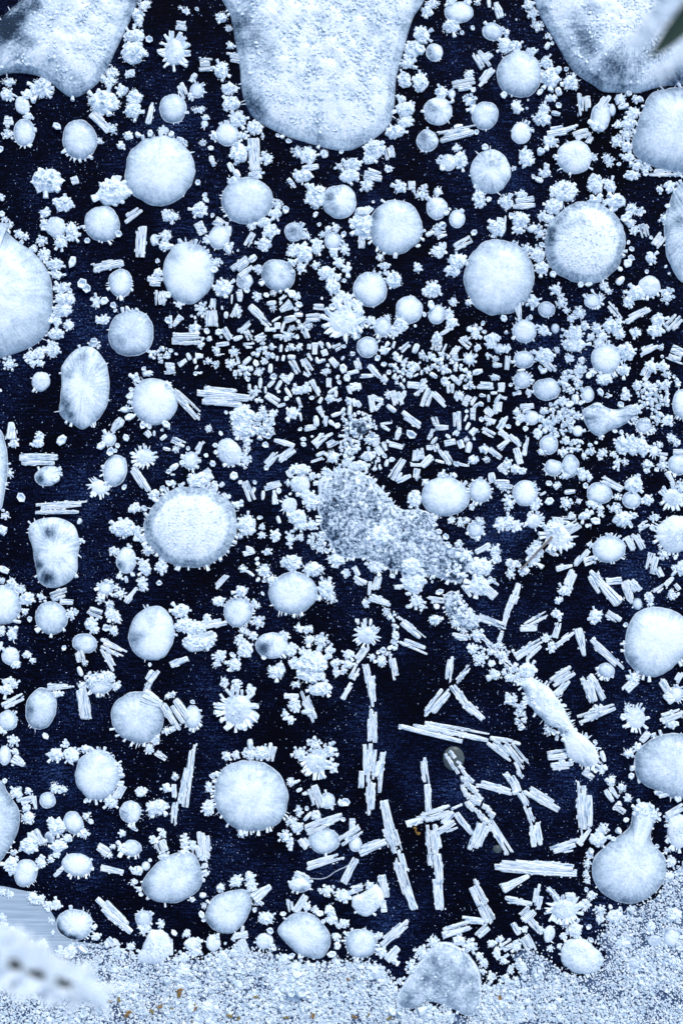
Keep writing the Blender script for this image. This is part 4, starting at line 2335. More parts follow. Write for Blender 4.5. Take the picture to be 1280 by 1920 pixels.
# ------------------------------------------------------------------ outlines of the bubbles
def spline(P, n):
    m = len(P); out = []
    for i in range(m):
        p0, p1, p2, p3 = P[i - 1], P[i], P[(i + 1) % m], P[(i + 2) % m]
        for k in range(6):
            t = k / 6
            out.append(.5 * (2 * p1 + (p2 - p0) * t + (2 * p0 - 5 * p1 + 4 * p2 - p3) * t * t + (3 * p1 - p0 - 3 * p2 + p3) * t ** 3))
    out = np.array(out); d = np.linalg.norm(np.roll(out, -1, 0) - out, axis=1); s = np.concatenate([[0], np.cumsum(d)])
    q = np.linspace(0, s[-1], n, endpoint=False); o2 = np.vstack([out, out[:1]])
    return np.stack([np.interp(q, s, o2[:, 0]), np.interp(q, s, o2[:, 1])], 1)
for i, b in enumerate(bub):
    if 'pts' in b:
        b['big'] = b['style'] in 'gz' or np.ptp(b['pts'][:, 0]) > 120
        n = 160 if b['big'] else 84
        o = spline(b['pts'], n)
        a = o; x, y = a[:, 0], a[:, 1]; x2, y2 = np.roll(x, -1), np.roll(y, -1); cr = x * y2 - x2 * y; A = cr.sum() / 2
        b['c'] = (((x + x2) * cr).sum() / (6 * A), ((y + y2) * cr).sum() / (6 * A))
        
        if b['style'] in 'zf' and b['name'] != 'dome':
            cc = np.array(b['c']); o = np.array([cc + (q - cc) * (1 + .05 * noise.noise((q[0] * .09, q[1] * .09, 2)) + .05 * noise.noise((q[0] * .25, q[1] * .25, 7))) for q in o])
            b['fr'] = (0, 360) if b['name'] in ('porous', 'tail', 'lowertail') else None
        rad = np.linalg.norm(o - np.array(b['c']), axis=1); b['R'] = math.sqrt(abs(A) / math.pi)
        b['r'] = (np.ptp(o[:, 0]) / 2, np.ptp(o[:, 1]) / 2)
    else:
        rx, ry = b['r']; b['R'] = math.sqrt(rx * ry); b['big'] = b['R'] > 60
        n = 112 if b['big'] else (64 if b['R'] > 18 else 40)
        o = []
        am = .06 if b['style'] != 'f' else .09
        for k in range(n):
            a = 2 * math.pi * k / n
            f = 1 + am * noise.noise((math.cos(a) * 1.1 + i * 3.7, math.sin(a) * 1.1, i * 1.3)) + am * .6 * noise.noise((math.cos(a) * 2.6 + i * 3.7, math.sin(a) * 2.6, i * 2.3)) + .022 * noise.noise((math.cos(a) * 7 + i, math.sin(a) * 7, i * 4.3))
            if b['style'] == 'f': f += .06 * noise.noise((math.cos(a) * 8 + i, math.sin(a) * 8, i * 5.1)) 
            px, py = math.cos(a) * rx * f, math.sin(a) * ry * f
            t = R(b['rot']); o.append((b['c'][0] + px * math.cos(t) - py * math.sin(t), b['c'][1] + px * math.sin(t) + py * math.cos(t)))
        o = np.array(o)
    # counter-clockwise in world (y up)
    wx, wy = o[:, 0], -o[:, 1]
    if (wx * np.roll(wy, -1) - np.roll(wx, -1) * wy).sum() < 0: o = o[::-1]
    b['o'] = o
    b['h'] = min(46.0, (0.42 if b['R'] < 40 else 0.36) * b['R']) if b['style'] not in 'zg' else (34.0 if b['style'] == 'g' else 13.0 + .04 * b['R'])
    d = o - np.array(b['c']); b['ang'] = np.arctan2(d[:, 1], d[:, 0]); b['rad'] = np.linalg.norm(d, axis=1)
    k = np.argsort(b['ang']); b['sa'], b['sr'] = b['ang'][k], b['rad'][k]
def prof(t): return np.clip(1 - np.abs(t) ** 2.6, 0, 1) ** .55
def tpos(b, x, y):
    dx, dy = x - b['c'][0], y - b['c'][1]
    return math.hypot(dx, dy) / np.interp(math.atan2(dy, dx), b['sa'], b['sr'], period=2 * math.pi)
def ground_z(x, y):
    z = 0
    for b in bub:
        if abs(x - b['c'][0]) < b['rad'].max() and abs(y - b['c'][1]) < b['rad'].max():
            t = tpos(b, x, y)
            if t < 1: z = max(z, b['h'] * float(prof(np.array(t))) * .92)
    return z

# ------------------------------------------------------------------ labels
DIR = ['right of', 'down-right of', 'below', 'down-left of', 'left of', 'up-left of', 'above', 'up-right of']
made = []     # (object, lead words, (x, y))
def add_label(o, lead, xy, cat, group): made.append((o, lead, xy)); tag(o, None, cat, group)
def finish_labels():
    used = {}
    for o, lead, (x, y) in made:
        best = None
        for mx, my, mr, ref in MARKS:
            d = math.hypot(x - mx, y - my)
            if d < 3 and 'bubble' in o.name: continue
            e = max(d - mr, 0) + .12 * d
            if best is None or e < best[0]: best = (e, d, mx, my, mr, ref)
        e, d, mx, my, mr, ref = best
        k = int(round(math.degrees(math.atan2(y - my, x - mx)) / 45)) % 8
        if d < mr * .75: where = 'on'
        else: where = DIR[k]
        used.setdefault((lead, where, ref), []).append((d, o))
    ORD = ['nearest', 'second-nearest', 'third-nearest', 'fourth-nearest', 'fifth-nearest', 'sixth-nearest', 'seventh-nearest', 'eighth-nearest', 'ninth-nearest', 'tenth-nearest']
    for (lead, where, ref), L in used.items():
        L.sort(key=lambda q: q[0])
        for i, (d, o) in enumerate(L):
            pre = '' if len(L) == 1 else (ORD[i] if i < len(ORD) else '%dth-nearest' % (i + 1)) + ' '
            o['label'] = (pre + lead + ' ' + where + ' the ' + ref)

# ------------------------------------------------------------------ the dark ice sheet, the sheet with a painted reflection
g = MB(); S = 6.0
g.add(np.array([(-S, -S, 0), (S, -S, 0), (S, S, 0), (-S, S, 0)], float), np.array([(0, 1, 2), (0, 2, 3)]))
tag(g.obj('ice_ground', M_GROUND), 'dark blue-black ice with fine horizontal grain under the frost', None, None, 'structure')
def sheet(name, pts, z, m):
    P = spline(np.array(pts, float), 60); c = P.mean(0); b = MB()
    V = [(*W(*c), z)] + [(*W(*p), z) for p in P]
    n = len(P); F = [(0, 1 + (k + 1) % n, 1 + k) for k in range(n)]
    V += [(*W(*(c + (p - c) * 1.015)), 0.0) for p in P]
    F += [(1 + k, 1 + (k + 1) % n, 1 + n + k) for k in range(n)] + [(1 + (k + 1) % n, 1 + n + (k + 1) % n, 1 + n + k) for k in range(n)]
    b.add(np.array(V), np.array(F)); return b.obj(name, m)
def flat(name, pts, z, m):
    from mathutils.geometry import tessellate_polygon
    P = [Vector((*W(*p), z)) for p in pts]; F = tessellate_polygon([P]); b = MB()
    V = np.array([p[:] for p in P]); F = np.array(F); nz_ = np.cross(V[F[:, 1]] - V[F[:, 0]], V[F[:, 2]] - V[F[:, 0]])[:, 2]; F[nz_ < 0] = F[nz_ < 0][:, ::-1]
    b.add(V, F); return b.obj(name, m)
pe = [(-60, 1652), (10, 1662), (55, 1672), (85, 1690), (104, 1722), (108, 1745), (135, 1764), (190, 1771), (200, 1780), (150, 1792), (110, 1806), (60, 1815), (0, 1815), (-60, 1810)]
pe = [tuple(p + np.array((6 * noise.noise((p[0] * .2, p[1] * .2, 1)), 2.5 * noise.noise((p[0] * .3, p[1] * .3, 5))))) for p in spline(np.array(pe, float), 160)] if False else pe
pp = flat('painted_reflection', pe, .0008, M_PALE)  # thin sheet whose pale colour paints a reflection onto the dark ice
tag(pp, 'smooth ice with fine streaks and a painted pale grey reflection at the lower left', None, None, 'structure')

# ------------------------------------------------------------------ bubbles
def shell(b, i):
    o, c = b['o'], np.array(b['c']); n = len(o); st = b['style']
    ts = [1, .985, .955, .91, .85, .78, .69, .59, .48, .36, .23, .1] if not b['big'] else [1, .99, .97, .945, .915, .88] + list(np.linspace(.84, .03, 26))
    V = []; A = []; FB = []
    g = random.Random(i * 31 + 5); off = g.uniform(-.10, .08); ex, ey = g.uniform(-.3, .3), g.uniform(-.3, .3)
    near = [d for d in DARK if abs(d[0] - c[0]) < b['rad'].max() + d[2] and abs(d[1] - c[1]) < b['rad'].max() + d[2]]
    lump = {'f': .08, 'z': .12, 'g': .07}.get(st, .025)
    for t in ts + [0]:
        for q in (o if t else [c]):
            x, y = c + (q - c) * t
            z = b['h'] * float(prof(np.array(t)))
            nz = noise.noise((x * .045, y * .045, i * 2.1)); nf = noise.noise((x * .16, y * .16, i))
            z *= 1 + lump * 1.6 * nz
            if t < .97 and t: z += b['h'] * lump * .5 * nf
            if st == 'm': f = .90 - .36 * max(0, (t - .35) / .65) ** 1.6 + .13 * nz
            elif st == 'M': f = (.98 if t < .74 else (.60 if t > .84 else .98 - 3.8 * (t - .74))) + .15 * nz
            elif st == 'c': f = (.74 if t > .9 else .97 - .22 * t) + .25 * nz
            elif st == 'f': f = .92 + .2 * nz
            elif st == 'z': f = .62 + .3 * nz + (.35 if t > .95 else 0)
            else: f = (.62 if t > .9 else .94 - .12 * t) + .30 * nz
            f += off + .16 * (ex * (x - c[0]) + ey * (y - c[1])) / b.get('R', 15) + .10 * noise.noise((x * .11, y * .11, i + 40))
            for dx, dy, dr, ds in near:
                f -= (.50 if ds < 1 else .66) * ds * math.exp(-((x - dx) ** 2 + (y - dy) ** 2) / (dr * dr))
            V.append((*W(x, y), z * U)); A.append(f)
            an = math.atan2(y - c[1], x - c[0]); kf = b.get('R', 15) * .17; FB.append((math.cos(an) * kf + i, math.sin(an) * kf, t * b.get('R', 15) * .022))
    F = []
    for k in range(len(ts) - 1):
        for j in range(n):
            a, b2 = k * n + j, k * n + (j + 1) % n
            F += [(a, b2, b2 + n), (a, b2 + n, a + n)]
    L = (len(ts) - 1) * n; top = len(V) - 1
    F += [(L + j, L + (j + 1) % n, top) for j in range(n)]
    return np.array(V), np.array(F), np.array(A), np.array(FB)
def local(V, org): V = V.copy(); V[:, :2] -= org[:2]; return V
def tube(P, rad, closed, n=5):
    V = []; F = []; m = len(P)
    for i in range(m):
        p = P[i]; a = P[(i + 1) % m] if closed or i < m - 1 else P[i]; q = P[i - 1] if closed or i else P[i]
        d = Vector(a) - Vector(q); d.normalize(); s = d.cross(Vector((0, 0, 1))); s.normalize(); u = s.cross(d)
        r = rad[i] if hasattr(rad, '__len__') else rad
        for k in range(n):
            an = 2 * math.pi * k / n
            V.append(tuple(Vector(p) + (s * math.cos(an) + u * math.sin(an)) * r))
    for i in range(m if closed else m - 1):
        for k in range(n):
            a, b2 = i * n + k, i * n + (k + 1) % n; c2, d2 = ((i + 1) % m) * n + k, ((i + 1) % m) * n + (k + 1) % n
            F += [(a, b2, d2), (a, d2, c2)]
    return np.array(V), np.array(F)

M_DOME = bubble_material('grained_ice', 1.0, 190, 0.1, 0.06, 0.6)
BM = {'m': M_MILKY, 'M': M_BIG, 'c': M_CLEAR, 'f': M_FUZZY, 'z': M_POROUS, 'g': M_BIG}
n_fr = 0
for i, b in enumerate(bub):
    g = random.Random(100 + i); st = b['style']
    org = Vector((*W(*b['c']), 0))
    root = bpy.data.objects.new('frozen_bubble', None); COL.objects.link(root); root.location = org; root.empty_display_size = .01
    b['root'] = root; b['org'] = org
    V, F, A, FB = shell(b, i); mb = MB(); mb.add(local(V, org), F, A, FB)
    mb.obj('ice_dome', M_DOME if b.get('name') == 'dome' else BM[st], root, True, True)
    o, c = b['o'], np.array(b['c']); n = len(o)
    if (st not in 'fzg' or b['name'] in ('dome', 'porous')) and b['R'] > 11:
        P = [(*(np.array(W(*(c + (q - c) * .985))) - np.array(org[:2])), .0012 + .0006 * math.sin(k * 2.1)) for k, q in enumerate(o)]
        V, F = tube(P, [(.0013 + .0012 * noise.noise((k * .21 + i, i * 3.3, 0))) * (1.9 if b.get('name') in ('dome', 'porous') else 1.4 if b['big'] else 1) for k in range(len(P))], True)
        mb = MB(); mb.add(V, F); mb.obj('rim', M_RIM, root, True)
    # rime granules lying on the core
    if st in 'Mgz' or (b['R'] > 20 and st == 'f'):
        mb = MB(); area = b['R'] ** 2
        cnt = int(area * {'M': .05, 'g': .09, 'z': .022}.get(st, .03))
        for _ in range(min(cnt, 3200)):
            a = g.uniform(-math.pi, math.pi); lim = {'M': .72, 'g': .88, 'z': .97}.get(st, .6)
            t = lim * math.sqrt(g.random()); rr = np.interp(a, b['sa'], b['sr'], period=2 * math.pi) * t
            x, y = b['c'][0] + rr * math.cos(a), b['c'][1] + rr * math.sin(a)
            dk = sum(d[3] * math.exp(-((x - d[0]) ** 2 + (y - d[1]) ** 2) / (d[2] ** 2)) for d in DARK if abs(d[0] - x) < 2 * d[2] and abs(d[1] - y) < 2 * d[2])
            if g.random() < dk * 1.2: continue
            if st == 'g' and noise.noise((x * .02, y * .02, 9)) < g.uniform(-.45, .3): continue
            z = b['h'] * float(prof(np.array(t)))
            s = g.uniform(1.6, 4.2) if st != 'g' else g.uniform(2.2, 6.5)
            mb.put(g.choice(PR_PEB), TRS((W(x, y)[0] - org[0], W(x, y)[1] - org[1], z * U), g.random() * 6.3, g.uniform(-.4, .4), (s * U * 1.2, s * U, s * U * .6), g.random() * 6))
        if mb.n: tag(mb.obj('frost_core', M_GRAN, root), kind='stuff')
    # fringe of cup crystals
    arcs = b['fr']; single = b['R'] > 30
    per = float(np.linalg.norm(np.roll(o, -1, 0) - o, axis=1).sum()); step = 4.2 if b['R'] > 22 else 3.6
    mb = MB(); k = 0.0
    seg = np.linalg.norm(np.roll(o, -1, 0) - o, axis=1); cum = np.concatenate([[0], np.cumsum(seg)])
    kids = 0
    while k < per:
        k += step * g.uniform(.7, 1.5)
        j = min(n - 1, int(np.searchsorted(cum, k % per)) - 1); q = o[j]; tg = o[(j + 1) % n] - o[j - 1]
        nrm = np.array([tg[1], -tg[0]]); nrm = nrm / (np.linalg.norm(nrm) + 1e-6)
        if np.dot(nrm, q - c) < 0: nrm = -nrm
        an = math.degrees(math.atan2(q[1] - c[1], q[0] - c[0]))
        if arcs: inside = ((an - arcs[0]) % 360) <= arcs[1] - arcs[0]
        else: inside = noise.noise((q[0] * .03, q[1] * .03, 4.0)) > .12
        if st == 'f' and b['fr'] is None: inside = g.random() < .5
        pr = .85 if arcs else .4
        if not inside: pr = .05
        if st == 'g': pr *= .5
        if g.random() > pr: continue
        if not (-10 < q[0] < 1290 and -10 < q[1] < 1930): continue
        flower = st == 'f' and b['fr'] == (0, 360) and 'pts' not in b
        if not flower and noise.noise((q[0] * .06, q[1] * .06, 21.0)) < g.uniform(-.38, .08): continue
        slim = g.random() < .5
        ln = g.uniform(3.5, 11.5) * (1.1 if b['R'] > 30 else .85) * (1.15 if inside else .7); wd = g.uniform(1.8, 3.4) if slim else min(ln, 8) * g.uniform(.5, .95)
        if flower: ln = g.uniform(.28, .75) * b['R'] + 3; wd = g.uniform(.16, .34) * b['R'] + 1
        px, py = q - nrm * ln * .25
        yaw = math.atan2(-nrm[1], nrm[0]) + g.uniform(-.6, .6)
        M = TRS((W(px, py)[0] - org[0], W(px, py)[1] - org[1], wd * .4 * U), yaw, g.uniform(.0, .55), (ln * U, wd * U, wd * U), g.random() * 6)
        if single and not slim and ln > 7.5 and kids < 60:
            link('fringe_crystal', g.choice(ME_CUP), root, M); kids += 1
        else: mb.put(g.choice(PR_SPK if slim else PR_CUP), M)
        n_fr += 1
    if mb.n: tag(mb.obj('fringe', M_FROST, root), kind='stuff')
    # label
    rad = b['R']
    hit = [m for m in MARKS if math.hypot(m[0] - b['c'][0], m[1] - b['c'][1]) < max(8, .25 * rad)]
    tag(root, None, 'ice bubble', 'bubbles frozen into the ice')
    if hit:
        hit.sort(key=lambda m: math.hypot(m[0] - b['c'][0], m[1] - b['c'][1]))
        root['label'] = hit[0][3]
    else:
        el = max(b['r']) / min(b['r'])
        lead = ('tiny' if rad < 13 else 'small' if rad < 19 else 'mid-sized') + ' ' + ('oval' if el > 1.25 else 'round') + ' ' + {'m': 'milky', 'M': 'frosty', 'c': 'clear-rimmed', 'f': 'fuzzy', 'z': 'porous', 'g': 'frosty'}[st] + ' ice bubble'
        made.append((root, lead, b['c']))

# ------------------------------------------------------------------ frost clumps
def clump_pieces(cx, cy, rx, ry, g, hollow=False, flare=None):
    """list of (proto index kind, matrix) about the clump's base point, millimetres"""
    out = []; Rm = math.sqrt(rx * ry)
    n = max(5, min(12, int(round(4.5 + Rm * .33)))); ph = g.random() * 6.3; kind = ('a' if Rm > 15 else g.choice('aaabbcd')) if not hollow else 'c'
    if Rm > 15: n = int(n * 1.5)
    rx *= .95; ry *= .95
    ZF = .72
    def at(q, a): return (math.cos(a) * rx * q * U, math.sin(a) * ry * q * U)
    ms = {'a': .84, 'b': .80, 'd': .66, 'c': .0 if hollow else .6}[kind]
    if ms: out.append(('mass', TRS((0, 0, Rm * .10 * U), g.random() * .4, 0, (rx * ms * U, ry * ms * U, Rm * g.uniform(.45, .62) * U), 0)))
    if kind == 'a':                              # cauliflower
        for k in range(n):
            a = ph + 2 * math.pi * k / n + g.uniform(-.35, .35); wd = Rm * g.uniform(.42, .88) * (1.12 if n < 8 else .95) * (.72 if Rm > 15 else 1); q = g.uniform(.5, .82)
            out.append(('lobe' if g.random() < .75 else 'cup', TRS((*at(q, a), wd * .28 * U), a, g.uniform(-.1, .5), (wd * 1.05 * U, wd * .9 * U, wd * .7 * U), g.random() * 6)))
    elif kind == 'b':                            # fan of plates, all swept one way
        sw = g.random() * 6.3
        for k in range(n):
            a = sw + g.uniform(-1.3, 1.3) + (math.pi if g.random() < .25 else 0); wd = Rm * g.uniform(.3, .55); L = Rm * g.uniform(.6, .95)
            out.append(('fan' if g.random() < .6 else 'cup', TRS((*at(g.uniform(.1, .4), a), wd * .4 * U), a + g.uniform(-.15, .15), g.uniform(.05, .4), (L * U, wd * U, wd * .8 * U), g.random() * 6)))
    elif kind == 'd':                            # a few chunky fused blocks
        for k in range(max(4, n - 2)):
            a = ph + 2 * math.pi * k / max(4, n - 2) + g.uniform(-.5, .5); wd = Rm * g.uniform(.6, .95); q = g.uniform(.15, .6)
            out.append((g.choice(['peb', 'peb', 'lobe', 'fan']), TRS((*at(q, a), wd * .32 * U), a + g.uniform(-.6, .6), g.uniform(-.1, .5), (wd * g.uniform(.9, 1.35) * U, wd * .9 * U, wd * .7 * U), g.random() * 6)))
    else:                                        # curled cups, dark inside
        for k in range(int(n * 1.5)):
            a = ph + 2.4 * k; q = .85 * math.sqrt((k + .5) / (n * 1.5)); s = Rm * g.uniform(.42, .62)
            out.append(('cup', TRS((*at(q, a), s * .1 * U), a + g.uniform(-.4, .4), g.uniform(.45, 1.4), (s * U, s * U, s * g.uniform(.7, 1) * U), g.random() * 6)))
    if kind in 'ab':
        for k in range(n // 2 + 1):
            a = g.random() * 6.3; q = math.sqrt(g.random()) * .62; s = Rm * g.uniform(.2, .45); z = (.56 * (1 - q * q) + .08) * Rm
            out.append(('cup' if g.random() < .6 else 'lobe', TRS((*at(q, a), z * U), g.random() * 6, g.uniform(.5, 1.5), (s * .9 * U, s * U, s * U), g.random() * 6)))
    return out
def mass(g):
    V = []; F = []; n = 26; o = g.random() * 40; m = g.randint(5, 9); ph = g.random() * 6
    for t_ in (1, .92, .78, .6, .4, .2):
        for k in range(n):
            a = 6.2832 * k / n; r = 1 + .20 * noise.noise((math.cos(a) * 1.5 + o, math.sin(a) * 1.5, 0)) + .12 * abs(math.cos(m * a / 2 + ph)) - .06
            x, y = math.cos(a) * r * t_, math.sin(a) * r * t_
            V.append((x, y, max(0, (1 - t_ ** 2.4)) ** .6 * (1 + .35 * noise.noise((x * 4, y * 4, o))) + (0 if t_ < 1 else -.15)))
    V.append((0, 0, 1))
    for i in range(5):
        for k in range(n):
            a, b2 = i * n + k, i * n + (k + 1) % n; F += [(a, b2, b2 + n), (a, b2 + n, a + n)]
    F += [(5 * n + k, 5 * n + (k + 1) % n, 6 * n) for k in range(n)]
    return np.array(V), np.array(F)
PR_MASS = [mass(rnd) for _ in range(12)]; ME_MASS = as_mesh('frost_mass', PR_MASS, M_FROST)
def needles(cx, cy, rx, ry, g):
    Rm = math.sqrt(rx * ry); out = []; sl = noise.noise((cx * .02, cy * .02, 3)) * 2
    for _ in range(int((8 + Rm * 1.3) * g.choice([.0, .15, .4, .9]))):
        a = g.random() * 6.2832; q = g.uniform(.55, .98); z = max(.04, .62 * (1 - q * q)) * Rm
        L = g.uniform(1.8, 4.8) * (1 + .25 * sl); wd = g.uniform(1.2, 2.4)
        out.append((g.choice(PR_SPK), TRS((math.cos(a) * rx * q * U, math.sin(a) * ry * q * U, z * U), a + g.uniform(-.5, .5), g.uniform(.0, 1.0), (L * U, wd * U, wd * U), g.random() * 6)))
    for _ in range(int(3 + Rm * .5)):
        a = g.random() * 6.2832; q = math.sqrt(g.random()) * .8; z = (.66 * (1 - q * q) + .06) * Rm; s = g.uniform(2, 4.5)
        out.append((g.choice(PR_SPK), TRS((math.cos(a) * rx * q * U, math.sin(a) * ry * q * U, z * U), g.random() * 6, g.uniform(.5, 1.5), (s * U, s * .8 * U, s * .8 * U), 0)))
    return out
PRS = {'peb': PR_PEB, 'mass': PR_MASS, 'cup': PR_CUP, 'fan': PR_FAN, 'lobe': PR_LOBE}; MES = {'peb': as_mesh('crystal', PR_PEB, M_FROST), 'mass': ME_MASS, 'cup': ME_CUP, 'fan': ME_FAN, 'lobe': ME_LOBE}
rest = MB()
free = []
for i, k in enumerate(clumps):
    k['R'] = math.sqrt(k['r'][0] * k['r'][1]); k['i'] = i; host = None
    for b in bub:
        if k['R'] > .62 * b['R']: continue
        d = np.linalg.norm(b['o'] - np.array(k['c']), axis=1).min(); ins = tpos(b, *k['c']) < 1
        if ins or d < k['R'] * .72:
            if host is None or b['R'] > host['R']: host = b
    k['host'] = host
    if host is None: free.append(k)
free.sort(key=lambda k: -k['R'])
n_t = 0
for k in clumps:
    g = random.Random(5000 + k['i']); cx, cy = k['c']
    FL = Matrix.Diagonal((1, 1, .7, 1)); pieces = [(kd, FL @ M_) for kd, M_ in clump_pieces(cx, cy, *k['r'], g, k['t'] == 'h')]; wx, wy = W(cx, cy)
    z = ground_z(cx, cy) * U
    host = k['host']
    if host is not None:
        base = Vector((wx, wy, z * .85)) - host['org']; mb = MB()
        for kind, M in pieces: mb.put(g.choice(PRS[kind]), Matrix.Translation(base) @ M)
        for p_, M in needles(cx, cy, *k['r'], g): mb.put(p_, Matrix.Translation(base) @ M)
        mb.obj('frost_tuft', M_FROST, host['root']); n_t += 1
n_k = 0
for r_, k in enumerate(free):
    g = random.Random(5000 + k['i']); cx, cy = k['c']
    FL = Matrix.Diagonal((1, 1, .7, 1)); pieces = [(kd, FL @ M_) for kd, M_ in clump_pieces(cx, cy, *k['r'], g, k['t'] == 'h')]; wx, wy = W(cx, cy); z = ground_z(cx, cy) * U * .9
    small = k['R'] < 8.0
    k['small'] = small
    if small and n_k >= 0:
        pass
    if (not small and n_k < 300):
        n_k += 1
        el = max(k['r']) / min(k['r'])
        lead = ('large' if k['R'] > 17 else 'medium' if k['R'] > 11.5 else 'small') + (' curled' if k['t'] == 'h' else ' oblong' if el > 1.32 else ' round') + ' frost clump'
        if k['R'] > 11:
            root = bpy.data.objects.new('frost_clump', None); COL.objects.link(root); root.location = (wx, wy, z); root.empty_display_size = .005
            for kind, M in pieces: link('frost_mass' if kind == 'mass' else 'crystal', g.choice(MES[kind]), root, M)
            nb = MB()
            for p_, M in needles(cx, cy, *k['r'], g): nb.put(p_, M)
            tag(nb.obj('rime_needles', M_FROST, root), kind='stuff')
        else:
            mb = MB()
            for kind, M in pieces: mb.put(g.choice(PRS[kind]), M)
            for p_, M in needles(cx, cy, *k['r'], g): mb.put(p_, M)
            root = mb.obj('frost_clump', M_FROST); root.location = (wx, wy, z)
        add_label(root, lead, k['c'], 'frost clump', 'clumps of frost on the ice')
    else:
        for kind, M in pieces: rest.put(g.choice(PRS[kind]), Matrix.Translation((wx, wy, z)) @ M)
        for p_, M in needles(cx, cy, *k['r'], g): rest.put(p_, Matrix.Translation((wx, wy, z)) @ M)

# ------------------------------------------------------------------ rods and splinters
def slab(L, w, h, g, taper=0.0):
    """long ice column along +X from 0 to L with a groove along its top and a hollow end"""
    prf = [(-.5, 0), (-.52, .55), (-.4, .88), (-.22, .95), (-.16, .66), (-.1, .97), (.1, 1.0), (.17, .7), (.23, .95), (.4, .88), (.52, .55), (.5, 0)]
    lens = g.uniform(.0, .5) if g.random() < .5 else 0
    xs = sorted([0, .05] + [g.uniform(.15, .85) for _ in range(3)] + [.95, 1.0]); e0, e1 = g.uniform(.45, .95), g.uniform(.45, .95); V = []; F = []; n = len(prf)
    for x in xs:
        e = e0 if x == 0 else e1 if x == 1.0 else 1 + g.uniform(-.10, .08)
        e *= (1 - taper * x) * (1 - lens + lens * math.sin(math.pi * min(max(x, .08), .92)))
        dy = g.uniform(-.04, .04) * w
        for y, z in prf: V.append((x * L, y * w * e + dy, z * h * (e if z else 1)))
    m = len(xs)
    for i in range(m - 1):
        for k in range(n - 1):
            a, b2 = i * n + k, i * n + k + 1
            F += [(a, a + n, b2 + n), (a, b2 + n, b2)]
    for i, fl in ((0, 0), (m - 1, 1)):
        V.append(((xs[i] + (.035 if not fl else -.035)) * L, 0, h * .4)); c = len(V) - 1
        for k in range(n - 1):
            a, b2 = i * n + k, i * n + k + 1
            F.append((c, a, b2) if not fl else (c, b2, a))
    return np.array(V), np.array(F)
for r in rods:
    r['L'] = math.hypot(r['b'][0] - r['a'][0], r['b'][1] - r['a'][1]); r['c'] = ((r['a'][0] + r['b'][0]) / 2, (r['a'][1] + r['b'][1]) / 2)
    if r['L'] < r['w'] * .6: r['L'] = r['w'] * .6
def slant(r):
    dx, dy = r['b'][0] - r['a'][0], -(r['b'][1] - r['a'][1])
    a = math.degrees(math.atan2(dy, dx)) % 180
    return 'level' if a < 15 or a > 165 else 'upright' if 75 < a < 105 else 'right-leaning' if a < 90 else 'left-leaning'
def build_rod(r, i, parts):
    g = random.Random(9000 + i); L, w_ = r['L'] * U, r['w'] * U
    yaw = math.atan2(-(r['b'][1] - r['a'][1]), r['b'][0] - r['a'][0])
    z = ground_z(*r['c']) * U * .9
    M = Matrix.Translation((*W(*r['a']), z + g.uniform(0, .0015))) @ Matrix.Rotation(yaw, 4, 'Z')
    tp = .55 if r['t'] == 't' else g.choice([0, 0, .1, .2])
    if r['L'] < 21 and g.random() < .62:
        V, F = rings([(0, g.uniform(.15, .35)), (.1, .42), (.45, .52), (.88, g.uniform(.34, .5)), (1, g.uniform(.15, .4)), (.93, .1)], 6, .14, g)
        return M, [(V * np.array((L, w_, w_ * .8)) + np.array((0, 0, w_ * .3)), F)]
    if r['t'] == 't': pcs = [(0, 0, 1, 1, .55)]
    elif r['w'] < 7.5: pcs = [(0, 0, 1, 1, tp)]
    else:
        ns = 1 if r['w'] < 11 else 2 if r['w'] < 17 else 3
        pcs = []
        for k in range(ns):
            y = (k - (ns - 1) / 2) / ns; a = g.uniform(0, .22); e = 1 - g.uniform(0, .22)
            if ns == 1 or k == g.randrange(ns): a, e = 0, 1
            pcs.append((y + g.uniform(-.06, .06), a, e, g.uniform(.8, 1.5) / ns, g.choice([0, 0, .25, .5])))
        if r['L'] > 45:
            a = g.uniform(.1, .4); pcs.append((g.choice([-.4, .4, .1]), a, a + g.uniform(.3, .55), .36, .2))
        if ns == 1 and r['L'] > 26: a = g.uniform(0, .5); pcs.append((g.choice([-.5, .5]), a, min(1, a + g.uniform(.25, .5)), .4, .2))
    made_ = []
    for k, (y, a, e, fw, tpp) in enumerate(pcs):
        hh = w_ * min(fw, .8) * g.uniform(.45, .65)
        hh = max(hh, w_ * .28)
        V, F = slab(L * (e - a), w_ * fw, hh * (1 + .07 * k), g, tpp)
        ct = g.uniform(-.045, .045) if len(pcs) > 1 else 0
        V = V @ np.array([[math.cos(ct), math.sin(ct), 0], [-math.sin(ct), math.cos(ct), 0], [0, 0, 1]]) + np.array((a * L, y * w_, 0))
        mm = MB(); mm.add(V, F)
        for _ in range(int(r['L'] * (e - a) * .10)):      # chips of ice along the edges
            s = g.uniform(1.4, 3.0) * U; xx = L * g.uniform(a, e); yy = w_ * (y + g.choice([-.5, .5, g.uniform(-.4, .4)]) * fw)
            mm.put(g.choice(PR_PEB), TRS((xx, yy, hh * g.uniform(.2, .95)), g.gauss(0, .15), 0, (s * g.uniform(1.2, 3), s, s * .8)))
        V = np.concatenate(mm.v); F = np.concatenate(mm.f)
        made_.append((V, F))
    return M, made_
rods.sort(key=lambda r: -r['L'] * (1 if r['L'] > 22 else .2))
long_ = [r for r in rods if r['L'] >= 21]; short = [r for r in rods if r['L'] < 21]
short.sort(key=lambda r: -r['L'] * r['w'])
print('rods', len(long_), 'splinters', len(short), 'free clumps', len(free), 'tufts', n_t, 'fringe', n_fr)
rod_rest = MB()
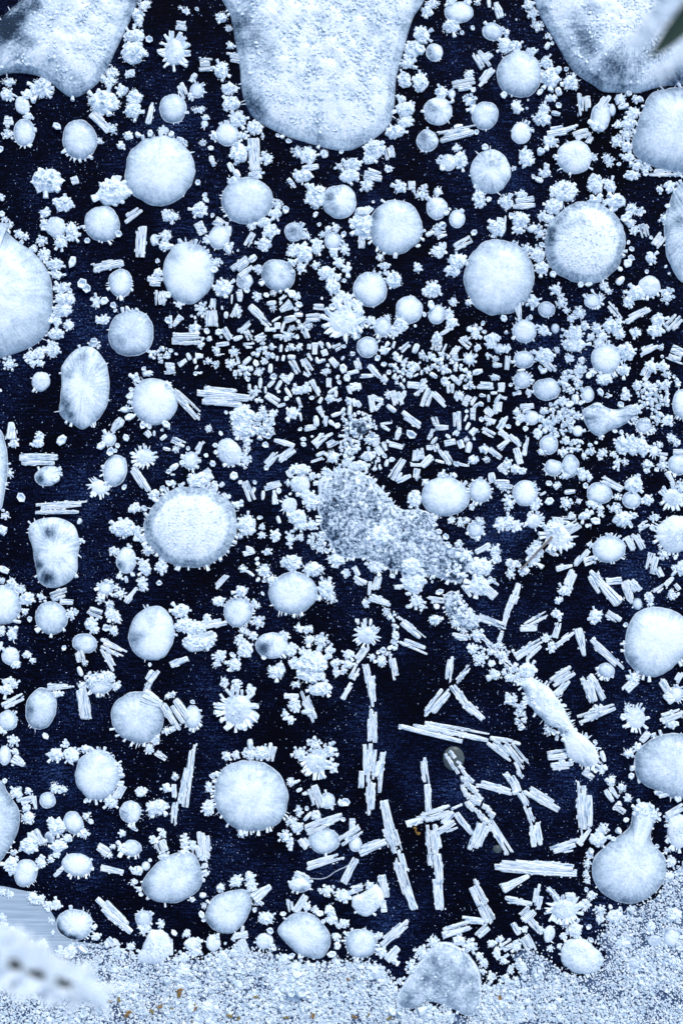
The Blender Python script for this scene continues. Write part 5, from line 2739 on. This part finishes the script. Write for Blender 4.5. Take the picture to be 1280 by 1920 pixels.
for name, lst, cat, grp in (('ice_rod', long_, 'ice rod', 'ice rods lying on the dark ice'), ('ice_splinter', short, 'ice splinter', 'short ice splinters scattered on the dark ice')):
    for i, r in enumerate(lst):
        M, pcs = build_rod(r, i + (0 if name == 'ice_rod' else 2000), True)
        if i >= 300:
            for V, F in pcs: rod_rest.add(np.c_[V, np.ones(len(V))] @ np.array(M).T[:, :3], F)
            continue
        if len(pcs) > 1 and r['L'] > 24:
            root = bpy.data.objects.new(name, None); COL.objects.link(root); root.matrix_world = M; root.empty_display_size = .005
            for V, F in pcs:
                mb = MB(); mb.add(V, F); mb.obj('slab', M_ROD, root)
        else:
            mb = MB()
            for V, F in pcs: mb.add(V, F)
            root = mb.obj(name, M_ROD); root.matrix_world = M
        el = r['w'] / r['L']
        if name == 'ice_rod': lead = ('long' if r['L'] > 45 else 'short' if r['L'] < 29 else 'medium') + ' ' + slant(r) + (' tapered' if r['t'] == 't' else '') + ' ice rod'
        else: lead = ('stubby' if el > .6 else 'slim') + ' ' + slant(r) + ' ice splinter'
        add_label(root, lead, r['c'], cat, grp)
if rod_rest.n: tag(rod_rest.obj('tiny_splinters', M_ROD), 'tiniest ice splinters strewn between the larger ones', None, None, 'stuff')
# chains of stepped blocks
for i, r in enumerate(chains):
    g = random.Random(700 + i); L = math.hypot(r['b'][0] - r['a'][0], r['b'][1] - r['a'][1])
    yaw = math.atan2(-(r['b'][1] - r['a'][1]), r['b'][0] - r['a'][0])
    root = bpy.data.objects.new('crystal_chain', None); COL.objects.link(root); root.matrix_world = Matrix.Translation((*W(*r['a']), .001)) @ Matrix.Rotation(yaw, 4, 'Z'); root.empty_display_size = .005
    x = 0
    while x < L:
        l = g.uniform(9, 15); wd = r['w'] * g.uniform(.3, .46)
        for sgn in (-1, 1):
            if g.random() < .12: continue
            V, F = slab(l * U, wd * U, wd * .8 * U, g)
            a = sgn * g.uniform(.12, .4)
            Rm = np.array(Matrix.Translation((x * U, sgn * r['w'] * g.uniform(.16, .3) * U, 0.0006 * sgn)) @ Matrix.Rotation(a, 4, 'Z'))
            mb = MB(); mb.add(np.c_[V, np.ones(len(V))] @ Rm.T[:, :3], F); mb.obj('block', M_ROD, root)
        x += l * .75
    tag(root, ['upper stepped chain of ice blocks starting at the grey bead', 'middle stepped chain of ice blocks below the grey bead', 'lower stepped chain end of ice blocks above two slanting rods'][i], 'crystal chain', 'stepped chain of ice blocks in the lower centre')

# ------------------------------------------------------------------ single grains
dots.sort(key=lambda d: -d['r'])
ME_GR = as_mesh('ice_grain', PR_CUP + PR_FAN, M_FROST)
n_d = 0
for i, d in enumerate(dots):
    g = random.Random(3000 + i); x, y = d['c']; z = ground_z(x, y) * U * .9; s = d['r'] * 2.1 * U
    k = g.randrange(len(ME_GR)); M = TRS((*W(x, y), z), g.random() * 6, R(90) - abs(g.gauss(0, .35)), (s * .75, s * g.uniform(.9, 1.1), s * g.uniform(.75, 1.0)), 0)
    if d['r'] >= 4.4:
        o = link('ice_grain', ME_GR[k], None, M); n_d += 1
        add_label(o, ('coarse' if d['r'] > 6.2 else 'fine') + ' ice grain', d['c'], 'ice grain', 'loose ice grains on the dark ice')
    else: rest.put((PR_CUP + PR_FAN)[k], M)
for q in scat:
    g = random.Random(int(q['c'][0] * 7 + q['c'][1]))
    for _ in range(int(q['n'] * 1.25)):
        a = g.random() * 6.3; t = math.sqrt(g.random()) * 1.02; x, y = q['c'][0] + q['r'][0] * t * math.cos(a), q['c'][1] + q['r'][1] * t * math.sin(a); s = g.uniform(4.5, 9) * U
        rest.put(g.choice(PR_CUP + PR_FAN + PR_LOBE), TRS((*W(x, y), s * .1 + ground_z(x, y) * U * .9), g.random() * 6, g.uniform(0, 1.4), (s * g.uniform(.8, 1.3), s * .8, s * .8), g.random() * 6))
tag(rest.obj('frost_crumbs', M_FROST), 'small loose frost crumbs scattered over the dark ice', None, None, 'stuff')

# ------------------------------------------------------------------ the field of granular frost along the bottom
FIELD = np.array([(-60, 1800), (60, 1805), (110, 1788), (160, 1774), (215, 1778), (250, 1796), (290, 1806), (335, 1795), (352, 1800), (385, 1800), (425, 1793), (445, 1776), (470, 1783), (520, 1792), (560, 1808), (600, 1808), (640, 1806), (690, 1803), (728, 1828), (742, 1850), (738, 1885), (770, 1895), (830, 1890), (880, 1912), (905, 1880), (908, 1848), (945, 1845), (975, 1830), (962, 1790), (985, 1778), (1025, 1798), (1050, 1822), (1085, 1832), (1125, 1825), (1137, 1790), (1120, 1765), (1140, 1740), (1165, 1712), (1200, 1700), (1235, 1682), (1250, 1645), (1290, 1620), (1340, 1620), (1340, 1970), (-60, 1970)], float)
def inside(P, x, y):
    c = False; j = len(P) - 1
    for i in range(len(P)):
        if (P[i, 1] > y) != (P[j, 1] > y) and x < (P[j, 0] - P[i, 0]) * (y - P[i, 1]) / (P[j, 1] - P[i, 1]) + P[i, 0]: c = not c
        j = i
    return c
g = random.Random(77); fine = MB(); n_g = 0
for _ in range(62000):
    x, y = g.uniform(-50, 1335), g.uniform(1615, 1960)
    jt = 7 if g.random() < .82 else 24
    if not inside(FIELD, x + g.gauss(0, jt * .6), y + g.gauss(0, jt * .6)): continue
    if ground_z(x, y) > 3 and g.random() < .93: continue
    nz = noise.noise((x * .012, y * .012, 3))
    gap = noise.noise((x * .03, y * .03, 8.5))
    base = 4.4 if x < 980 else 3.5
    if x < 300: base = 3.6
    s = base * g.uniform(.5, 1.45) * (1 + .5 * nz)
    if gap < -.30 and g.random() < .8: continue
    if g.random() < .007: s *= g.uniform(1.8, 2.8)
    su = s * U
    fine.put(g.choice(PR_PEB + PR_LOBE if g.random() < .5 else PR_CUP), TRS((*W(x, y), su * g.uniform(.0, .7)), g.random() * 6, g.uniform(-.2, 1.4), (su * 1.15, su, su), g.random() * 6)); n_g += 1
for _ in range(30000):
    x, y = g.uniform(-50, 1335), g.uniform(1615, 1960)
    if not inside(FIELD, x + g.gauss(0, 9), y + g.gauss(0, 9)): continue
    if ground_z(x, y) > 3: continue
    s = g.uniform(2.0, 3.8) * U
    fine.put(g.choice(PR_SPK), TRS((*W(x, y), s * .2 + .001), g.random() * 6, g.uniform(.2, 1.5), (s * 1.1, s, s), 0))
tag(fine.obj('frost_granules', M_GRAN), 'dense field of white frost granules along the bottom edge', None, None, 'stuff')
crust = flat('frost_crust', [tuple(p) for p in FIELD[2:-2]] + [(1345, 1975), (-60, 1975), (-60, 1802)], .0015, plain('crust', (0.05, 0.095, 0.19)))
tag(crust, 'thin bluish crust of frost under the granules at the bottom', None, None, 'stuff')
# brown specks in the field
SPK = [(208, 1875, 6), (223, 1873, 7), (240, 1899, 11), (252, 1861, 6), (302, 1885, 8), (285, 1895, 7), (337, 1860, 12), (322, 1888, 6), (367, 1887, 9), (431, 1904, 8), (361, 1914, 5), (535, 1906, 9), (587, 1901, 9), (481, 1868, 7), (653, 1835, 6), (728, 1908, 9), (935, 1867, 8), (449, 1908, 6), (665, 1905, 8), (690, 1902, 7)]
ME_SP = []
for k in range(4):
    gg = random.Random(40 + k); b = MB()
    for _ in range(9):
        a = gg.random() * 6.3; q = gg.random() * .7; b.put(gg.choice(PR_LOBE), TRS((q * math.cos(a), q * math.sin(a), gg.uniform(0, .3)), gg.random() * 6, 0, (.55, .45, .4), 0))
    ME_SP.append(b.mesh('lichen_speck', (M_RUST, M_LICHEN)[k % 2]))
for i, (x, y, r_) in enumerate(SPK):
    o = link('lichen_speck', ME_SP[i % 4], None, TRS((*W(x, y), .0075), i * 1.7, 0, (r_ * .95 * U, r_ * .75 * U, r_ * .6 * U)))
    add_label(o, 'rusty brown lichen speck', (x, y), 'lichen speck', 'brown specks in the bottom frost')
# dust of tiny frost specks over the dark ice
g = random.Random(11); dust = MB()
TET = (np.array([(1, 0, 0), (-.5, .87, 0), (-.5, -.87, 0), (0, 0, .8)], float), np.array([(0, 1, 3), (1, 2, 3), (2, 0, 3)]))
for _ in range(17000):
    x, y = g.uniform(-10, 1290), g.uniform(-10, 1930)
    if noise.noise((x * .006, y * .006, 1)) < g.uniform(-.5, .15): continue
    s = g.choice([.6, .7, .8, .9, 1.1, 1.4, 1.9 if g.random() < .4 else 1]) * U * .8
    dust.put(TET, TRS((*W(x, y), 0), g.random() * 6, 0, (s * g.uniform(1, 1.8), s, s)))
tag(dust.obj('frost_dust', plain('dust', (0.42, 0.55, 0.82))), 'fine frost dust sprinkled over the dark ice', None, None, 'stuff')

# ------------------------------------------------------------------ twigs, hair, beads
for t, a in misc:
    pts = [(a[i], a[i + 1]) for i in range(0, len(a) - 1, 2)]
    if t == 'w':
        wd = a[4] - (ox if 0 else 0)
        (x0, y0), (x1, y1) = pts[0], pts[1]; small = math.hypot(x1 - x0, y1 - y0) < 30
        P = [(*W(x0 + (x1 - x0) * s + math.sin(s * 7) * 1.6, y0 + (y1 - y0) * s + math.cos(s * 9) * 1.2), (.016 if not small else .003) + .001 * math.sin(s * 5)) for s in np.linspace(0, 1, 12)]
        V, F = tube(P, [(.0026 if not small else .0022) * (1 - .4 * s) for s in np.linspace(0, 1, 12)], False, 6); mb = MB(); mb.add(V, F)
        o = mb.obj('twig', M_RUST if small else M_TWIG)
        if small:
            V, F = PR_LOBE[3]; b2 = MB(); b2.put((V, F), TRS((*W(x1, y1), .003), 0, 0, (.008, .006, .005))); b2.obj('knob', M_RUST, o)
        tag(o, 'tiny curled reddish brown stalk below a tapered rod' if small else 'thin brown twig lying across frost lumps on the right side', 'twig')
    elif t == 'y':
        P0 = spline(np.array(pts + pts[::-1], float), 120)[:58]
        P = [(*W(*p), .003) for p in P0]; V, F = tube(P, .0011, False, 4); mb = MB(); mb.add(V, F)
        tag(mb.obj('hair_strand', M_HAIR, None, True), 'thin wavy pale fibre between two rods near the bottom', 'fibre')
    elif t == 'o':
        x, y, rx, ry = a[0], a[1], a[2] - 0, a[3] - 0
        pass
for (x, y, rx, ry, lab) in ((850, 1422, 20, 23, 'grey-green bead under the upper end of the crystal chain'), (932, 1592, 9, 8, 'small grey-green bead beneath a slanting rod')):
    root = MB(); b = dict(o=np.array([(x + rx * math.cos(a), y - ry * math.sin(a)) for a in np.linspace(0, 2 * math.pi, 40, endpoint=False)]), c=(x, y), style='f', big=False, h=5.0, rad=np.array([rx]))
    V, F, A, FB = shell(b, 5); root.add(V, F, A, FB); tag(root.obj('grey_bead', M_BEAD, None, True), lab, 'bead')

# ------------------------------------------------------------------ frosted plants held close to the lens
def lift(x, y, z):
    s = 1 - z / CAM_H; wx, wy = W(x, y); return Vector((wx * s, wy * s, z))
def frosted(name, path, rad, z0, z1, fuzz, stem_m, label, leaf=False):
    root = bpy.data.objects.new(name, None); COL.objects.link(root); P = spline(np.array(path + path[::-1], float), 90)[:44]
    n = len(P); Q = [lift(p[0], p[1], z0 + (z1 - z0) * i / n) for i, p in enumerate(P)]; root.location = Q[0]
    Q = [q - Q[0] for q in Q]
    if leaf:
        V = []; F = []
        for i, q in enumerate(Q):
            d = (Q[min(i + 1, n - 1)] - Q[max(i - 1, 0)]).normalized(); s = d.cross(Vector((0, 0, 1))).normalized(); wd = rad * (1 - (i / (n - 1)) ** 3)
            for k, (a, zz) in enumerate(((-1, .3), (-.5, .05), (0, -.15), (.5, .05), (1, .3))): V.append(tuple(q + s * a * wd + Vector((0, 0, zz * wd))))
        for i in range(n - 1):
            for k in range(4):
                a = i * 5 + k; F += [(a, a + 1, a + 6), (a, a + 6, a + 5)]
        V = np.array(V); F = np.array(F)
    else: V, F = tube([tuple(q) for q in Q], [rad * (.45 + .9 * abs(math.sin(i * .42 + .6)) ** 2) * (1 - .45 * i / n) for i in range(n)], False, 8)
    mb = MB(); mb.add(V, F); mb.obj('leaf_blade' if leaf else 'stem', stem_m, root, True)
    g = random.Random(3); fz = MB()
    for kk in range(1900):
        i = g.randrange(n); q = Q[i]; d = (Q[min(i + 1, n - 1)] - Q[max(i - 1, 0)]).normalized(); s = d.cross(Vector((0, 0, 1))).normalized(); u = s.cross(d)
        an = g.uniform(-.58, .58) * math.pi - math.pi / 2 if not leaf else g.choice([0, math.pi]) + (g.uniform(-.35, .12))
        dirv = (s * math.cos(an) + u * math.sin(an)); tp = (1 - .45 * i / n)
        cover = not leaf and (math.sin(i * .42 + .6) ** 2 < .12 or i > n * .86)
        if cover and g.random() < .6: an = g.uniform(.1, .9) * math.pi; dirv = s * math.cos(an) + u * math.sin(an)
        if not leaf and i > n * .93: dirv = (dirv + d * g.uniform(0, 1.5)).normalized()
        L = (.45 if cover and an > 0 else 1) * fuzz * tp * g.uniform(.25, 1.0) * (1 + .35 * math.sin(i * .9)); wd = fuzz * .17
        p = q + dirv * rad * (1.0 if leaf else .8) + d * g.uniform(-.004, .004)
        rot = dirv.to_track_quat('X', 'Z').to_matrix().to_4x4()
        fz.put(g.choice(PR_CUP), Matrix.Translation(p) @ rot @ Matrix.Rotation(g.uniform(-.5, .5), 4, 'Z') @ Matrix.Diagonal((L, wd, wd, 1)))
    tag(fz.obj('hoarfrost', M_FROST, root), kind='stuff')
    tag(root, label, 'plant')
frosted('frosted_stalk', [(-80, 1768), (0, 1796), (50, 1818), (95, 1834), (150, 1855), (178, 1868)], .0080, .60, .56, .046, M_STEM, 'dark plant stalk wrapped in thick white hoarfrost, lower left corner')
frosted('frosted_leaf', [(1340, -25), (1290, 32), (1262, 62), (1240, 86), (1216, 108)], .0200, .60, .55, .036, M_LEAF, 'dark green leaf blade edged with hoarfrost, top right corner', True)
finish_labels()
print('clumps', n_k, 'grains', n_d, 'granules', n_g, 'objects', len(bpy.data.objects))
